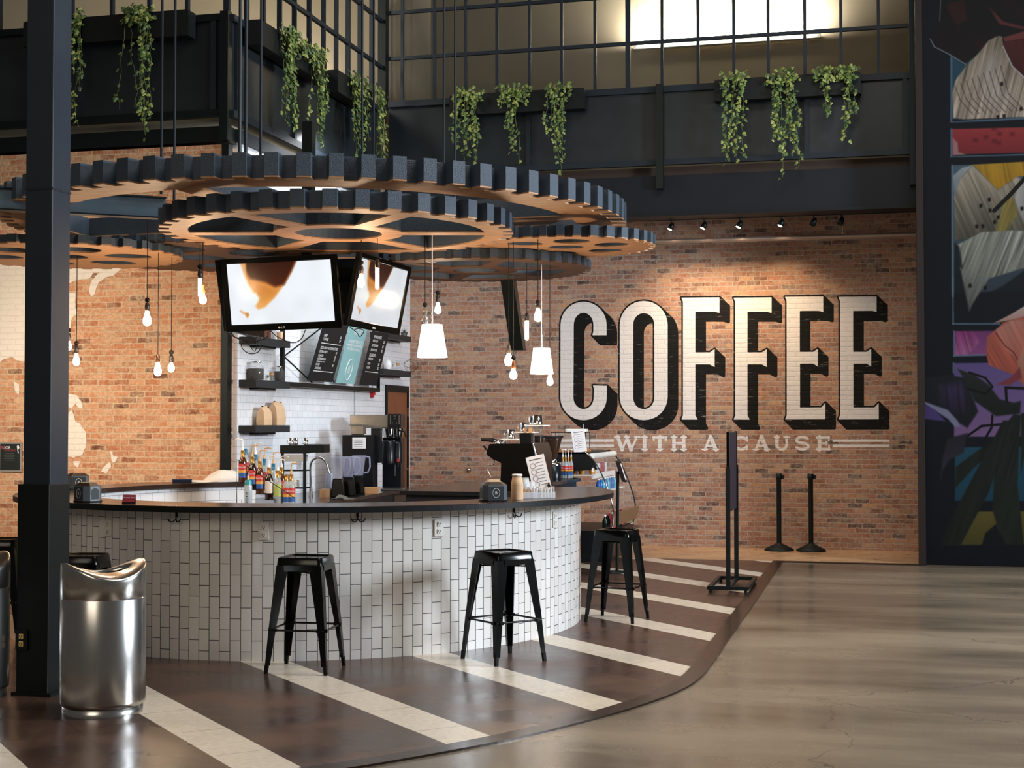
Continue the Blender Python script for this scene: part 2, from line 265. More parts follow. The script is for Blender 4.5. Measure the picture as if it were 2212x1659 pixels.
# ------------------------------------------------------------------ mesh helpers
class MB:
    def __init__(s): s.v = []; s.f = []; s.uv = None; s.sm = set()
    def add(s, vs, fs, smooth=False):
        o = len(s.v); s.v += [tuple(v) for v in vs]
        for f in fs:
            if smooth: s.sm.add(len(s.f))
            s.f.append(tuple(i+o for i in f))
        return s
    def box(s, c, d, rz=0., ch=0.):
        x, y, z = d[0]/2, d[1]/2, d[2]/2
        if ch:
            pts = [(-x+ch, -y), (x-ch, -y), (x, -y+ch), (x, y-ch), (x-ch, y), (-x+ch, y), (-x, y-ch), (-x, -y+ch)]
            return s.prism([(c[0]+p[0]*math.cos(rz)-p[1]*math.sin(rz), c[1]+p[0]*math.sin(rz)+p[1]*math.cos(rz)) for p in pts], c[2]-z, c[2]+z)
        cs, sn = math.cos(rz), math.sin(rz); vs = []
        for k in (-z, z):
            for a, b_ in ((-x, -y), (x, -y), (x, y), (-x, y)):
                vs.append((c[0]+a*cs-b_*sn, c[1]+a*sn+b_*cs, c[2]+k))
        return s.add(vs, [(0, 3, 2, 1), (4, 5, 6, 7), (0, 1, 5, 4), (1, 2, 6, 5), (2, 3, 7, 6), (3, 0, 4, 7)])
    def bb(s, x0, x1, y0, y1, z0, z1): return s.box(((x0+x1)/2, (y0+y1)/2, (z0+z1)/2), (abs(x1-x0), abs(y1-y0), abs(z1-z0)))
    def prism(s, poly, z0, z1, holes=()):
        loops = [list(poly)]+[list(h) for h in holes]
        tri = tessellate_polygon([[Vector((p[0], p[1], 0)) for p in l] for l in loops])
        allp = [p for l in loops for p in l]; n = len(allp)
        vs = [(p[0], p[1], z0) for p in allp]+[(p[0], p[1], z1) for p in allp]
        fs = [tuple(t) for t in tri]+[tuple(i+n for i in reversed(t)) for t in tri]
        o = 0
        for l in loops:
            k = len(l)
            for i in range(k): a, b_ = o+i, o+(i+1) % k; fs.append((a, b_, b_+n, a+n))
            o += k
        return s.add(vs, fs)
    def hull(s, a, b_):      # two loops of equal length joined, capped
        n = len(a); fs = [tuple(range(n))[::-1], tuple(range(n, 2*n))]
        for i in range(n): j = (i+1) % n; fs.append((i, j, n+j, n+i))
        return s.add(list(a)+list(b_), fs)
    def tube(s, pts, r, n=8, closed=False):
        pts = [Vector(p) for p in pts]; rs = r if isinstance(r, (list, tuple)) else [r]*len(pts)
        rings = []; up = None
        for i, p in enumerate(pts):
            if closed: d = pts[(i+1) % len(pts)]-pts[i-1]
            else: d = (pts[min(i+1, len(pts)-1)]-pts[max(i-1, 0)])
            d.normalize()
            if up is None: up = Vector((0, 0, 1)) if abs(d.z) < .9 else Vector((1, 0, 0))
            a = d.cross(up)
            if a.length < 1e-4: a = d.cross(Vector((0, 1, 0)))
            a.normalize(); b_ = a.cross(d).normalized(); up = b_
            rings.append([p+(a*math.cos(2*math.pi*k/n)+b_*math.sin(2*math.pi*k/n))*rs[i] for k in range(n)])
        vs = [v for r_ in rings for v in r_]; m = len(rings); fs = []
        for i in range(m if closed else m-1):
            for k in range(n): a_ = i*n+k; b2 = i*n+(k+1) % n; c2 = ((i+1) % m)*n+(k+1) % n; d2 = ((i+1) % m)*n+k; fs.append((a_, b2, c2, d2))
        s.add(vs, fs, True)
        if not closed: s.add(rings[0], [tuple(range(n))]); s.add(rings[-1], [tuple(range(n))[::-1]])
        return s
    def lathe(s, prof, c=(0, 0, 0), n=24, smooth=True, sx=1., sy=1.):
        vs = []; fs = []
        for r_, z in prof:
            for k in range(n): a = 2*math.pi*k/n; vs.append((c[0]+r_*math.cos(a)*sx, c[1]+r_*math.sin(a)*sy, c[2]+z))
        for i in range(len(prof)-1):
            for k in range(n): fs.append((i*n+k, i*n+(k+1) % n, (i+1)*n+(k+1) % n, (i+1)*n+k))
        s.add(vs, fs, smooth)
        for i, rev in ((0, True), (len(prof)-1, False)):
            if prof[i][0] > 1e-4:
                q = [vs[i*n+k] for k in range(n)]; s.add(q, [tuple(range(n))[::-1] if rev else tuple(range(n))])
        return s
    def sphere(s, c, r, n=12, m=8, sz=1.):
        return s.lathe([(max(r*math.sin(math.pi*i/m), 1e-5), -r*sz*math.cos(math.pi*i/m)) for i in range(m+1)], c, n)
    def quad(s, a, b_, c, d): return s.add([a, b_, c, d], [(0, 1, 2, 3)])
    def flat(s, pts, thick):    # polygon in a plane, given thickness vector
        t = Vector(thick); P_ = [Vector(p) for p in pts]; return s.hull(P_, [p+t for p in P_])
    def mesh(s, name):
        me = bpy.data.meshes.new(name); me.from_pydata(s.v, [], s.f)
        bm = bmesh.new(); bm.from_mesh(me)
        if s.sm:
            bm.faces.ensure_lookup_table()
            for i in s.sm:
                if i < len(bm.faces): bm.faces[i].smooth = True
        bmesh.ops.recalc_face_normals(bm, faces=bm.faces); bm.to_mesh(me); bm.free(); return me
def obj(name, mb, mat, parent=None, label=None, bevel=0.):
    me = mb if isinstance(mb, bpy.types.Mesh) else mb.mesh(name)
    o = bpy.data.objects.new(name, me); C.objects.link(o); me.materials.append(mat)
    if parent: o.parent = parent
    if label: o['label'] = label
    if bevel:
        b_ = o.modifiers.new('bevel', 'BEVEL'); b_.width = bevel; b_.segments = 2; b_.limit_method = 'ANGLE'
    return o
def tag(o, label, cat, group=None):
    o['label'] = label; o['category'] = cat
    if group: o['group'] = group
    return o
def thing(name, label, cat, loc=(0, 0, 0), rz=0., group=None):
    o = bpy.data.objects.new(name, None); C.objects.link(o); o.location = loc; o.rotation_euler = (0, 0, rz); o.empty_display_size = .1
    return tag(o, label, cat, group)
def struct(name, mb, mat, parent=None, **k):
    o = obj(name, mb, mat, parent, **k)
    if not parent: o['kind'] = 'structure'
    return o
def copy_thing(root, loc, rz=None, label=None, scale=None):
    r = root.copy(); C.objects.link(r); r.location = loc
    if rz is not None: r.rotation_euler = (0, 0, rz)
    if scale: r.scale = scale if isinstance(scale, tuple) else (scale,)*3
    if label: r['label'] = label
    for ch in list(root.children):
        c = ch.copy(); C.objects.link(c); c.parent = r; c.matrix_parent_inverse = ch.matrix_parent_inverse.copy()
        for g in list(ch.children):
            d = g.copy(); C.objects.link(d); d.parent = c; d.matrix_parent_inverse = g.matrix_parent_inverse.copy()
    return r
def text(body, size, M4, mat, parent, name='lettering', depth=.0004, align='CENTER', sx=1.):
    cu = bpy.data.curves.new(name, 'FONT'); cu.body = body; cu.size = size; cu.align_x = align; cu.align_y = 'CENTER'; cu.extrude = depth
    o = bpy.data.objects.new(name, cu); C.objects.link(o); cu.materials.append(mat)
    me = bpy.data.meshes.new_from_object(o); bpy.data.objects.remove(o); me.name = name
    o = bpy.data.objects.new(name, me); C.objects.link(o)
    if not me.materials: me.materials.append(mat)
    if parent: o.parent = parent
    o.matrix_local = M4 @ Matrix.Diagonal((sx, 1, 1, 1)); return o
def frame(o, x, y):       # matrix whose local x,y axes are the given directions
    x = Vector(x).normalized(); y = Vector(y); y = (y-x*y.dot(x)).normalized(); z = x.cross(y)
    return Matrix(((x.x, y.x, z.x, o[0]), (x.y, y.y, z.y, o[1]), (x.z, y.z, z.z, o[2]), (0, 0, 0, 1)))
def arc(cx, cy, rx, ry, a0, a1, n): return [(cx+rx*math.cos(R(a0+(a1-a0)*i/n)), cy+ry*math.sin(R(a0+(a1-a0)*i/n))) for i in range(n+1)]
def catmull(P, n=6):
    out = []
    for i in range(len(P)-1):
        p0, p1, p2, p3 = P[max(i-1, 0)], P[i], P[i+1], P[min(i+2, len(P)-1)]
        for k in range(n):
            t = k/n
            out.append(tuple(.5*((2*b)+(-a+c)*t+(2*a-5*b+4*c-d)*t*t+(-a+3*b-3*c+d)*t**3) for a, b, c, d in zip(p0, p1, p2, p3)))
    out.append(tuple(P[-1])); return out

# ------------------------------------------------------------------ the shell
YB, X0, YL, YM = 19.50, -6.42, 13.567, 17.75
YF_ = 18.3
struct('floor', MB().bb(-14, 12, -6, 21, -.14, -.006), m_concrete)
EDGE = catmull([(-1.25, 17.72), (-1.25, 14.5), (-1.25, 11.5), (-1.247, 10.2), (-1.262, 9.49), (-1.33, 9.0), (-1.474, 8.53), (-1.66, 8.08), (-1.97, 7.48), (-2.3, 7.0), (-2.67, 6.55), (-3.3, 5.95), (-4.3, 5.4), (-6, 4.9), (-9, 4.5), (-14, 4.3)], 5)
struct('floor_1', MB().prism([(-14, 20.5), (.5, 20.5), (.5, 17.72)]+EDGE, -.03, 0), m_floor_tile)
def offset(P, w):
    out = []
    for i, p in enumerate(P):
        a = Vector(P[max(i-1, 0)]); b_ = Vector(P[min(i+1, len(P)-1)]); d = (b_-a).normalized(); out.append((p[0]-d.y*w, p[1]+d.x*w))
    return out
EO = offset(EDGE, .125)
struct('trim_1', MB().prism(EDGE+EO[::-1], -.02, .006), m_edge)
struct('trim_2', MB().bb(-1.14, .52, 17.62, 17.72, -.02, .006), m_edge)
struct('wall_back', MB().bb(X0-.2, .62, YB, YB+.25, 0, 4.95), m_brick_back)
struct('wall_left', MB().bb(-14, X0-.05, YL, YL+.25, 0, 4.5), m_brick_left)
struct('wall_side', MB().bb(X0-.25, X0, YL+.25, YB, 0, 4.6), m_tile_wall)
struct('trim_3', MB().bb(X0-.065, X0+.012, YL-.012, YL+.09, 0, 4.5), m_black)
struct('wall_mezzanine', MB().bb(-14, .62, 20.45, 20.6, 4.4, 9.2), m_cream)
struct('ceiling', MB().bb(-14, .6, 13.6, 20.5, 8.6, 8.8), m_cream)
struct('mezzanine_light_blocker', MB().bb(X0-.06, X0+.0, YF_+.1, 20.45, 4.66, 8.6), m_cream)  # divider added to keep the left room's light off the rear windows
struct('floor_2', MB().bb(-14, X0-.25, YL+.27, 20.45, 4.40, 4.66), m_bluesteel)
struct('floor_3', MB().bb(X0-.25, .5, 18.42, 20.45, 4.60, 4.80), m_bluesteel)
struct('wall_return', MB().bb(.5, .62, 17.9, 20.6, 0, 9), M('dark_brown_return', '#14100e', .8))
struct('trim_4', MB().bb(.44, .52, 17.70, 17.9, 0, 9), M('dark_oak_trim', '#1c1410', .6))
# conduit along the brick wall
pp = thing('conduit_pipe', 'long horizontal metal pipe hung in front of the brick wall above the lettering', 'pipe', (0, 0, 0))
obj('pipe', MB().tube([(-5.2, 19.0, 4.06), (.46, 19.0, 4.04)], .032, 12), M('galvanised_pipe', '#a08c80', .45, .6), pp)
for x in (-4.6, -2.9, -.44): obj('hanger', MB().tube([(x, 19.0, 4.07), (x, 19.0, 4.58)], .006, 6), m_steel, pp)

# ------------------------------------------------------------------ mezzanine balconies
YF = 18.3
def strip_box(m, a, b_, z0, z1, t):          # box along a horizontal segment a->b (2D), thickness t centred
    a = Vector(a); b_ = Vector(b_); d = (b_-a); L_ = d.length; c = (a+b_)/2
    return m.box((c.x, c.y, (z0+z1)/2), (L_, t, z1-z0), math.atan2(d.y, d.x))
# rear balcony parapet
par = struct('trim_5', strip_box(MB(), (X0+.1, YF), (.44, YF), 4.98, 5.90, .04), m_panel)
def frame_bars(name, segs, mat, parent=None):
    m = MB()
    for a, b_, z0, z1, t in segs: strip_box(m, a, b_, z0, z1, t)
    return obj(name, m, mat, parent)
fr = [((X0+.1, YF-.03), (.46, YF-.03), 5.86, 5.94, .07), ((X0+.1, YF-.03), (.46, YF-.03), 4.93, 5.0, .07)]
frame_bars('parapet_rail', fr, m_bluesteel, par)
for x in (-4.4, -2.70, -.85, .33):
    obj('parapet_stile', MB().bb(x-.03, x+.03, YF-.06, YF, 4.98, 5.9), m_bluesteel, par)
obj('parapet_post', MB().bb(-2.72, -2.63, YF-.14, YF-.05, 4.62, 5.95), m_black, par)
obj('corner_post', MB().bb(.38, .49, YF-.1, YF+.02, 4.55, 9.0), m_bluesteel, par)
# rear beams below it
struct('beam_1', MB().bb(X0+.12, .5, YF+.06, YF+.16, 4.80, 4.92), M('brown_soffit', '#3a2f28', .8))
struct('beam_2', MB().bb(X0+.12, .5, YF-.02, YF+.18, 4.30, 4.80), M('navy_painted_beam', '#10151d', .5, var=.2))
struct('beam_3', MB().bb(X0+.12, .5, YF-.10, YF+.26, 4.27, 4.31), M('navy_beam_flange', '#0c1016', .5))
# left balcony, front and side
parl = struct('trim_6', strip_box(MB(), (-14, YL), (X0-.04, YL), 4.82, 5.80, .04), m_panel)
frame_bars('parapet_rail', [((-14, YL-.03), (X0, YL-.03), 5.76, 5.83, .07), ((-14, YL-.03), (X0, YL-.03), 4.775, 4.85, .07)], m_black, parl)
for x in (-8.6, X0-.14): obj('parapet_stile', MB().bb(x-.03, x+.03, YL-.06, YL, 4.8, 5.8), m_bluesteel, parl)
obj('corner_post', MB().bb(X0-.06, X0+.03, YL-.08, YL+.02, 4.53, 5.85), m_black, parl)
pars = struct('trim_7', strip_box(MB(), (X0, YL+.03), (X0, YF-.02), 4.82, 5.80, .04), m_panel)
frame_bars('parapet_rail', [((X0+.03, YL), (X0+.03, YF), 5.76, 5.83, .07), ((X0+.03, YL), (X0+.03, YF), 4.775, 4.85, .07)], m_bluesteel, pars)
for y in (YL+.12, 15.2, 16.9): obj('parapet_stile', MB().bb(X0, X0+.06, y-.03, y+.03, 4.8, 5.8), m_bluesteel, pars)
struct('beam_4', MB().bb(-14, X0, YL+.0, YL+.2, 4.53, 4.69), m_black)
struct('beam_5', MB().bb(X0-.12, X0+.04, YL+.2, YF, 4.56, 4.69), m_bluesteel)
struct('trim_8', MB().bb(-14, X0-.12, YL+.24, YL+.27, 4.60, 4.85), M('pale_soffit_strip', '#cbbda2', .8))
struct('trim_9', MB().bb(X0-.2, X0-.16, YL+.27, YF, 4.60, 4.85), M('pale_soffit_strip', '#cbbda2', .8))
# window lattices above the balconies
def lattice(name, P0, P1, s_list, zs, z0, z1, label):
    a = Vector(P0); b_ = Vector(P1); d = (b_-a).normalized(); L_ = (b_-a).length
    root = bpy.data.objects.new(name, None); C.objects.link(root); root['kind'] = 'structure'; root['label'] = label
    for i, s_ in enumerate(s_list):
        c = a+d*s_; thick = .06 if i % 8 == 7 else .036
        obj('mullion', MB().box((c.x, c.y, (z0+z1)/2), (thick, .05, z1-z0), math.atan2(d.y, d.x)), m_bluesteel, root)
    for z in zs: obj('transom', strip_box(MB(), a, b_, z-.022, z+.022, .045), m_bluesteel, root)
    return root
lattice('window_1', (X0, YF+.03), (.44, YF+.03), [x-X0 for x in (-6.15, -5.70, -5.27, -4.84, -4.40, -3.97, -3.53, -3.10, -2.66, -2.20, -1.75, -1.32, -.87, -.43, .02)], (6.53, 7.15, 7.8), 5.92, 8.6, 'dark steel window lattice above the rear balcony')
lattice('window_2', (X0, YL), (X0, YF+.03), [y-YL for y in (14.0, 14.42, 14.86, 15.28, 15.72, 16.17, 16.59, 17.0, 17.42, 17.86)], (6.41, 7.03, 7.7), 5.82, 8.6, 'dark steel window lattice above the side balcony')
lattice('window_3', (-13.5, YL), (X0, YL), [x+13.5 for x in (-9.5, -9.07, -8.64, -8.21, -7.74, -7.31, -6.88, -6.44)], (6.9, 7.5), 5.82, 8.6, 'dark steel window lattice above the left balcony')
struct('trim_10', MB().bb(X0-.05, X0+.06, YF-.05, YF+.08, 5.85, 8.6), m_black)
# fluorescent tubes on the cream wall of the mezzanine
def fluor(x0, x1, z, label, power):
    t = thing('fluorescent_light', label, 'light', ((x0+x1)/2, 20.3, z), 0, 'fluorescent lights')
    L_ = x1-x0; obj('housing', MB().box((0, .06, -.03), (L_+.1, .1, .07)), m_white, t)
    k = max(1, round(L_/1.25)); e = L_/k
    for i in range(k): obj('tube', MB().tube([(-L_/2+e*i+.03, -.02, .02), (-L_/2+e*(i+1)-.03, -.02, .02)], .028, 10), M('glowing_tube', '#ffffff', .5, var=0, emit='#fff4dc', es=16), t)
    l = bpy.data.lights.new('tube_light', 'AREA'); l.shape = 'RECTANGLE'; l.size = L_; l.size_y = .08; l.energy = power; l.color = (1, .95, .84)
    o = bpy.data.objects.new('tube_light', l); C.objects.link(o); o.parent = t; o.location = (0, -.1, .1); o.rotation_euler = (R(145), 0, 0)
    return t
fluor(-3.31, -.80, 7.04, 'long fluorescent batten glowing on the cream wall behind the rear windows', 260)
fluor(-9.4, -8.2, 6.55, 'fluorescent batten glowing behind the side balcony windows', 40)
# the room behind the left windows is evenly lit
area('left_mezzanine_light', (-9.2, 16.0, 8.3), (-9.0, 19.5, 6.0), 1.2, 480, (1, .93, .80), 3)

# ------------------------------------------------------------------ painted lettering on the brick wall
def wp(x, y, d=.0): p = atY(x, y, YB); return Vector((p.x, YB-d, p.z))
def zp(x, y): return (1180+x/2.5927, 600+y/2.5927)         # zoomed crop -> photo pixels
def painted(name, loops, mat, d, parent=wp):
    tri = tessellate_polygon([[Vector((x, -y, 0)) for x, y in l] for l in loops])
    pts = [p for l in loops for p in l]; m = MB()
    vs = [wp(*zp(*p), d) for p in pts]; vb = [wp(*zp(*p), -.002) for p in pts]; n = len(vs)
    fs = [tuple(t) for t in tri]; o = 0
    for l in loops:
        k = len(l)
        for i in range(k): a, b_ = o+i, o+(i+1) % k; fs.append((a, b_, b_+n, a+n))
        o += k
    m.add(vs+vb, fs); return m
def sweep(loops, dx, dy, d, out=9):
    m = MB()
    for l in loops:
        n = len(l)
        for i in range(n):
            a, b_ = l[i], l[(i+1) % n]; d = .0022+.0004*(i % 5)
            m.add([wp(*zp(*p), d-.0018) for p in (a, b_, (b_[0]+dx, b_[1]+dy), (a[0]+dx, a[1]+dy))], [(0, 1, 2, 3)])
            # outline stroke
            ex, ey = b_[0]-a[0], b_[1]-a[1]; q = math.hypot(ex, ey) or 1; nx, ny = -ey/q*out, ex/q*out
            m.add([wp(*zp(*p), d) for p in ((a[0]+nx, a[1]+ny), (b_[0]+nx, b_[1]+ny), (b_[0]-nx, b_[1]-ny), (a[0]-nx, a[1]-ny))], [(0, 1, 2, 3)])
            m.add([wp(*zp(a[0]+out*math.cos(t), a[1]+out*math.sin(t)), d) for t in [k*math.pi/4 for k in range(8)]], [tuple(range(8))])
    return m
wall_back = bpy.data.objects['wall_back']
def ea(cx, cy, rx, ry, a0, a1, n=16): return [(cx+rx*math.cos(R(a0+(a1-a0)*i/n)), cy-ry*math.sin(R(a0+(a1-a0)*i/n))) for i in range(n+1)]
Cl = [(338, 322)]+ea(209, 264, 129, 130, 0, 180)+ea(209, 670, 130, 128, 180, 360)+[(340, 605), (262, 603), (268, 625)]+ea(209, 670, 57, 65, 360, 180)+ea(209, 264, 55, 68, 180, 0)+[(264, 300), (258, 322)]
Oo = ea(546, 264, 134, 134, 0, 180)+ea(546, 668, 134, 130, 180, 360); Oi = ea(546, 262, 59, 64, 0, 180)+ea(546, 672, 59, 64, 180, 360)
Fl = [(757, 112), (970, 110), (970, 197), (945, 190), (835, 190), (835, 418), (915, 418), (943, 400), (943, 500), (915, 485), (835, 485), (835, 770), (848, 795), (757, 795), (766, 770), (766, 135)]
El = [(1337, 107), (1551, 105), (1551, 192), (1528, 185), (1420, 186), (1420, 415), (1495, 415), (1521, 398), (1521, 497), (1495, 481), (1421, 481), (1421, 727), (1540, 726), (1563, 700), (1563, 793), (1337, 794), (1347, 770), (1346, 130)]
letters = [('C', [Cl]), ('O', [Oo, Oi[::-1]]), ('F', [Fl]), ('F', [[(x+292 if x < 900 else x+292, y) for x, y in Fl]]), ('E', [El]), ('E', [[(x+299 if x > 1540 else x+299, y) for x, y in El]])]
# the small serif line: WITH A CAUSE, drawn as strokes
T, B_ = 890, 964
def ser(x, y, w_=14): return (x-w_, y, x+w_, y, 4)
Wd = [(400, T, 425, B_, 9), (425, B_, 455, T, 5), (448, T, 475, B_, 9), (475, B_, 508, T, 5), ser(398, T+2), ser(452, T+2, 12), ser(510, T+2)]
small = {'W': Wd, 'I': [(551, T, 551, B_, 9), ser(551, T+3), ser(551, B_-3)],
 'T': [(636, T, 636, B_, 9), (600, T+5, 672, T+5, 6), (602, T, 602, T+20, 4), (670, T, 670, T+20, 4), ser(636, B_-3)],
 'H': [(715, T, 715, B_, 9), (770, T, 770, B_, 9), (715, 927, 770, 927, 6), ser(715, T+3), ser(770, T+3), ser(715, B_-3), ser(770, B_-3)],
 'A': [(918, T, 888, B_, 6), (920, T, 950, B_, 10), (898, 942, 941, 942, 5), ser(888, B_-3), ser(950, B_-3)],
 'A2': [(1203, T, 1173, B_, 6), (1205, T, 1236, B_, 10), (1183, 942, 1226, 942, 5), ser(1173, B_-3), ser(1236, B_-3)],
 'U': [(1292, T, 1292, 937, 9), (1346, T, 1346, 937, 6), ser(1292, T+3), ser(1346, T+3)]+[(a[0], a[1], b_[0], b_[1], 7) for a, b_ in zip(ea(1319, 935, 27, 26, 180, 360, 10), ea(1319, 935, 27, 26, 180, 360, 10)[1:])],
 'C': [(a[0], a[1], b_[0], b_[1], 7) for a, b_ in zip(ea(1092, 927, 38, 33, 42, 318, 16), ea(1092, 927, 38, 33, 42, 318, 16)[1:])]+[(1124, T, 1124, T+24, 4), (1124, B_-22, 1124, B_-4, 4)],
 'S': [(a[0], a[1], b_[0], b_[1], 7) for a, b_ in zip(ea(1434, 909, 32, 17, 25, 270, 12), ea(1434, 909, 32, 17, 25, 270, 12)[1:])]+[(a[0], a[1], b_[0], b_[1], 7) for a, b_ in zip(ea(1434, 943, 34, 17, 90, -155, 12), ea(1434, 943, 34, 17, 90, -155, 12)[1:])],
 'E': [(1530, T, 1530, B_, 9), (1515, T+5, 1584, T+5, 6), (1530, 927, 1570, 927, 5), (1515, B_-5, 1586, B_-5, 6), (1582, T, 1582, T+22, 4), (1584, B_-22, 1584, B_, 4), (1570, 917, 1570, 937, 4)]}
# ------------------------------------------------------------------ colour-painted grids (mural, tv picture)
def grid_obj(name, pts, cols, mat, parent=None, nu=0, nv=0, dim=1.):
    me = bpy.data.meshes.new(name); nvx = nu*nv; me.vertices.add(nvx); me.vertices.foreach_set('co', pts.astype(np.float32).ravel())
    i = np.arange(nvx).reshape(nv, nu); q = np.stack([i[:-1, :-1], i[:-1, 1:], i[1:, 1:], i[1:, :-1]], -1).reshape(-1, 4)
    me.loops.add(q.size); me.loops.foreach_set('vertex_index', q.ravel().astype(np.int32)); me.polygons.add(len(q))
    me.polygons.foreach_set('loop_start', np.arange(0, q.size, 4, dtype=np.int32)); me.polygons.foreach_set('loop_total', np.full(len(q), 4, np.int32))
    me.update(calc_edges=True)
    at = me.color_attributes.new('paint', 'FLOAT_COLOR', 'POINT'); c4 = np.ones((nvx, 4), np.float32); s_ = np.clip(cols, 0, 1)
    c4[:, :3] = np.where(s_ <= .04045, s_/12.92, ((s_+.055)/1.055)**2.4); c4[:, :3] *= dim; at.data.foreach_set('color', c4.ravel())
    o = bpy.data.objects.new(name, me); C.objects.link(o); me.materials.append(mat)
    if parent: o.parent = parent
    return o
def attr_mat(name, emit=0, rough=.6):
    m, nt, b = new_mat(name); a = N(nt, 'ShaderNodeAttribute'); a.attribute_name = 'paint'
    if emit:
        b.inputs['Base Color'].default_value = (.01, .01, .01, 1); nt.links.new(a.outputs['Color'], b.inputs['Emission Color']); b.inputs['Emission Strength'].default_value = emit
    else: nt.links.new(a.outputs['Color'], b.inputs['Base Color'])
    b.inputs['Roughness'].default_value = rough; b.inputs['Specular IOR Level'].default_value = .12; return m
def hexc(h): h = h.lstrip('#'); return np.array([int(h[i:i+2], 16)/255 for i in (0, 2, 4)])
def vnoise(x, y, s=0):
    xi = np.floor(x).astype(int); yi = np.floor(y).astype(int); fx = x-xi; fy = y-yi; fx = fx*fx*(3-2*fx); fy = fy*fy*(3-2*fy)
    def h(a, b_): v = np.sin(a*127.1+b_*311.7+s*74.7)*43758.5453; return v-np.floor(v)
    return (h(xi, yi)*(1-fx)+h(xi+1, yi)*fx)*(1-fy)+(h(xi, yi+1)*(1-fx)+h(xi+1, yi+1)*fx)*fy
class Paint:
    def __init__(s, x, y, base): s.x, s.y = x, y; s.c = np.tile(hexc(base), (len(x), 1))
    def dist(s, poly):                       # signed distance-like: inside mask and edge distance
        x, y = s.x, s.y; ins = np.zeros(len(x), bool); dm = np.full(len(x), 1e9); n = len(poly)
        for i in range(n):
            x0, y0 = poly[i]; x1, y1 = poly[(i+1) % n]
            cond = ((y0 > y) != (y1 > y)); 
            with np.errstate(divide='ignore', invalid='ignore'): xi = (x1-x0)*(y-y0)/((y1-y0) if y1 != y0 else 1e-9)+x0
            ins ^= cond & (x < xi)
            L2 = (x1-x0)**2+(y1-y0)**2 or 1; t = np.clip(((x-x0)*(x1-x0)+(y-y0)*(y1-y0))/L2, 0, 1)
            dm = np.minimum(dm, np.hypot(x-x0-t*(x1-x0), y-y0-t*(y1-y0)))
        return np.where(ins, dm, -dm)
    def fill(s, poly, c1, c2=None, d=(0, 1), soft=2., streak=0, sdir=(1, 0), alpha=1.):
        sd = s.dist(poly); a = np.clip(sd/soft+.5, 0, 1)*alpha; c = np.tile(hexc(c1), (len(s.x), 1))
        if c2:
            P_ = np.array(poly); q = P_@np.array(d); v = s.x*d[0]+s.y*d[1]; t = np.clip((v-q.min())/(q.max()-q.min()), 0, 1)[:, None]; c = c*(1-t)+hexc(c2)*t
        if streak:
            u = s.x*sdir[1]-s.y*sdir[0]; v = s.x*sdir[0]+s.y*sdir[1]; nn = vnoise(u/5, v/90, 3)+.5*vnoise(u/2.2, v/60, 5)-.75
            c = c*(1+streak*nn[:, None])
        s.c = s.c*(1-a[:, None])+c*a[:, None]; return sd
    def line(s, pts, w_, col, alpha=1.):
        for p, q in zip(pts, pts[1:]):
            L2 = (q[0]-p[0])**2+(q[1]-p[1])**2 or 1; t = np.clip(((s.x-p[0])*(q[0]-p[0])+(s.y-p[1])*(q[1]-p[1]))/L2, 0, 1)
            dd = np.hypot(s.x-p[0]-t*(q[0]-p[0]), s.y-p[1]-t*(q[1]-p[1])); a = np.clip((max(w_, 1.1)-dd)/1.5+.5, 0, 1)[:, None]*alpha; s.c = s.c*(1-a)+hexc(col)*a
# the lettering is paint on the bricks: two signed distance fields on a fine patch of the wall
xs = np.arange(30, 1962, 3.); ys = np.arange(66, 996, 3.); LX, LY = np.meshgrid(xs, ys); Lx, Ly = LX.ravel(), LY.ravel()
pt = Paint(Lx, Ly, '#000000'); wf = np.full(Lx.size, -99.)
for ch, loops in letters:
    xa = min(p[0] for p in loops[0])-100; xb_ = max(p[0] for p in loops[0])+120; sel = (Lx > xa) & (Lx < xb_); sub = Paint(Lx[sel], Ly[sel], '#000000')
    d_ = sub.dist(loops[0])
    for h in loops[1:]: d_ = np.minimum(d_, -sub.dist(h))
    wf[sel] = np.maximum(wf[sel], d_)
W2 = wf.reshape(LX.shape); K2 = W2.copy()
for k in range(1, 18):
    sh_ = np.full_like(W2, -99.); ky = round(k*16.5/17); sh_[ky:, k:] = W2[:-ky or None, :-k]; K2 = np.maximum(K2, sh_)
kf = (K2+9.).ravel()
def seg_field(segs, wid=8):
    o = np.full(Lx.size, -99.)
    for q in segs:
        w_ = q[4] if len(q) > 4 else wid; x0, y0, x1, y1 = q[:4]; L2 = (x1-x0)**2+(y1-y0)**2 or 1; t = np.clip(((Lx-x0)*(x1-x0)+(Ly-y0)*(y1-y0))/L2, 0, 1)
        o = np.maximum(o, w_-np.hypot(Lx-x0-t*(x1-x0), Ly-y0-t*(y1-y0)))
    return o
for q in small.values(): wf = np.maximum(wf, seg_field(q)+.8)
for x0, x1 in ((60, 378), (1604, 1922)):
    for y in (912, 941): wf = np.maximum(wf, np.minimum(np.minimum(Lx-x0, x1-Lx), 7.5-np.abs(Ly-y)))
ppts = np.array([tuple(wp(*zp(a, b_), .0015)) for a, b_ in zip(Lx, Ly)])
lt = grid_obj('painted_lettering', ppts[:, :], np.zeros((Lx.size, 3)), m_brick_painted, wall_back, len(xs), len(ys))
for nm, arr in (('white', wf), ('black', kf)): lt.data.attributes.new(nm, 'FLOAT', 'POINT').data.foreach_set('value', arr.astype(np.float32))
lt['label'] = 'painted COFFEE WITH A CAUSE lettering on the bricks'
def project(P_):      # world -> photo pixels, so the painting can be laid out from measurements
    q = P_-np.array(CAM); z = q@np.array(vf); return CX+F*(q@np.array(vr))/z, CY-F*(q@np.array(vu))/z
nu, nv = 275, 1077
gx, gz = np.meshgrid(np.linspace(.52, 2.3, nu), np.linspace(0, 7.0, nv)); P_ = np.stack([gx.ravel(), np.full(gx.size, YM), gz.ravel()], 1)
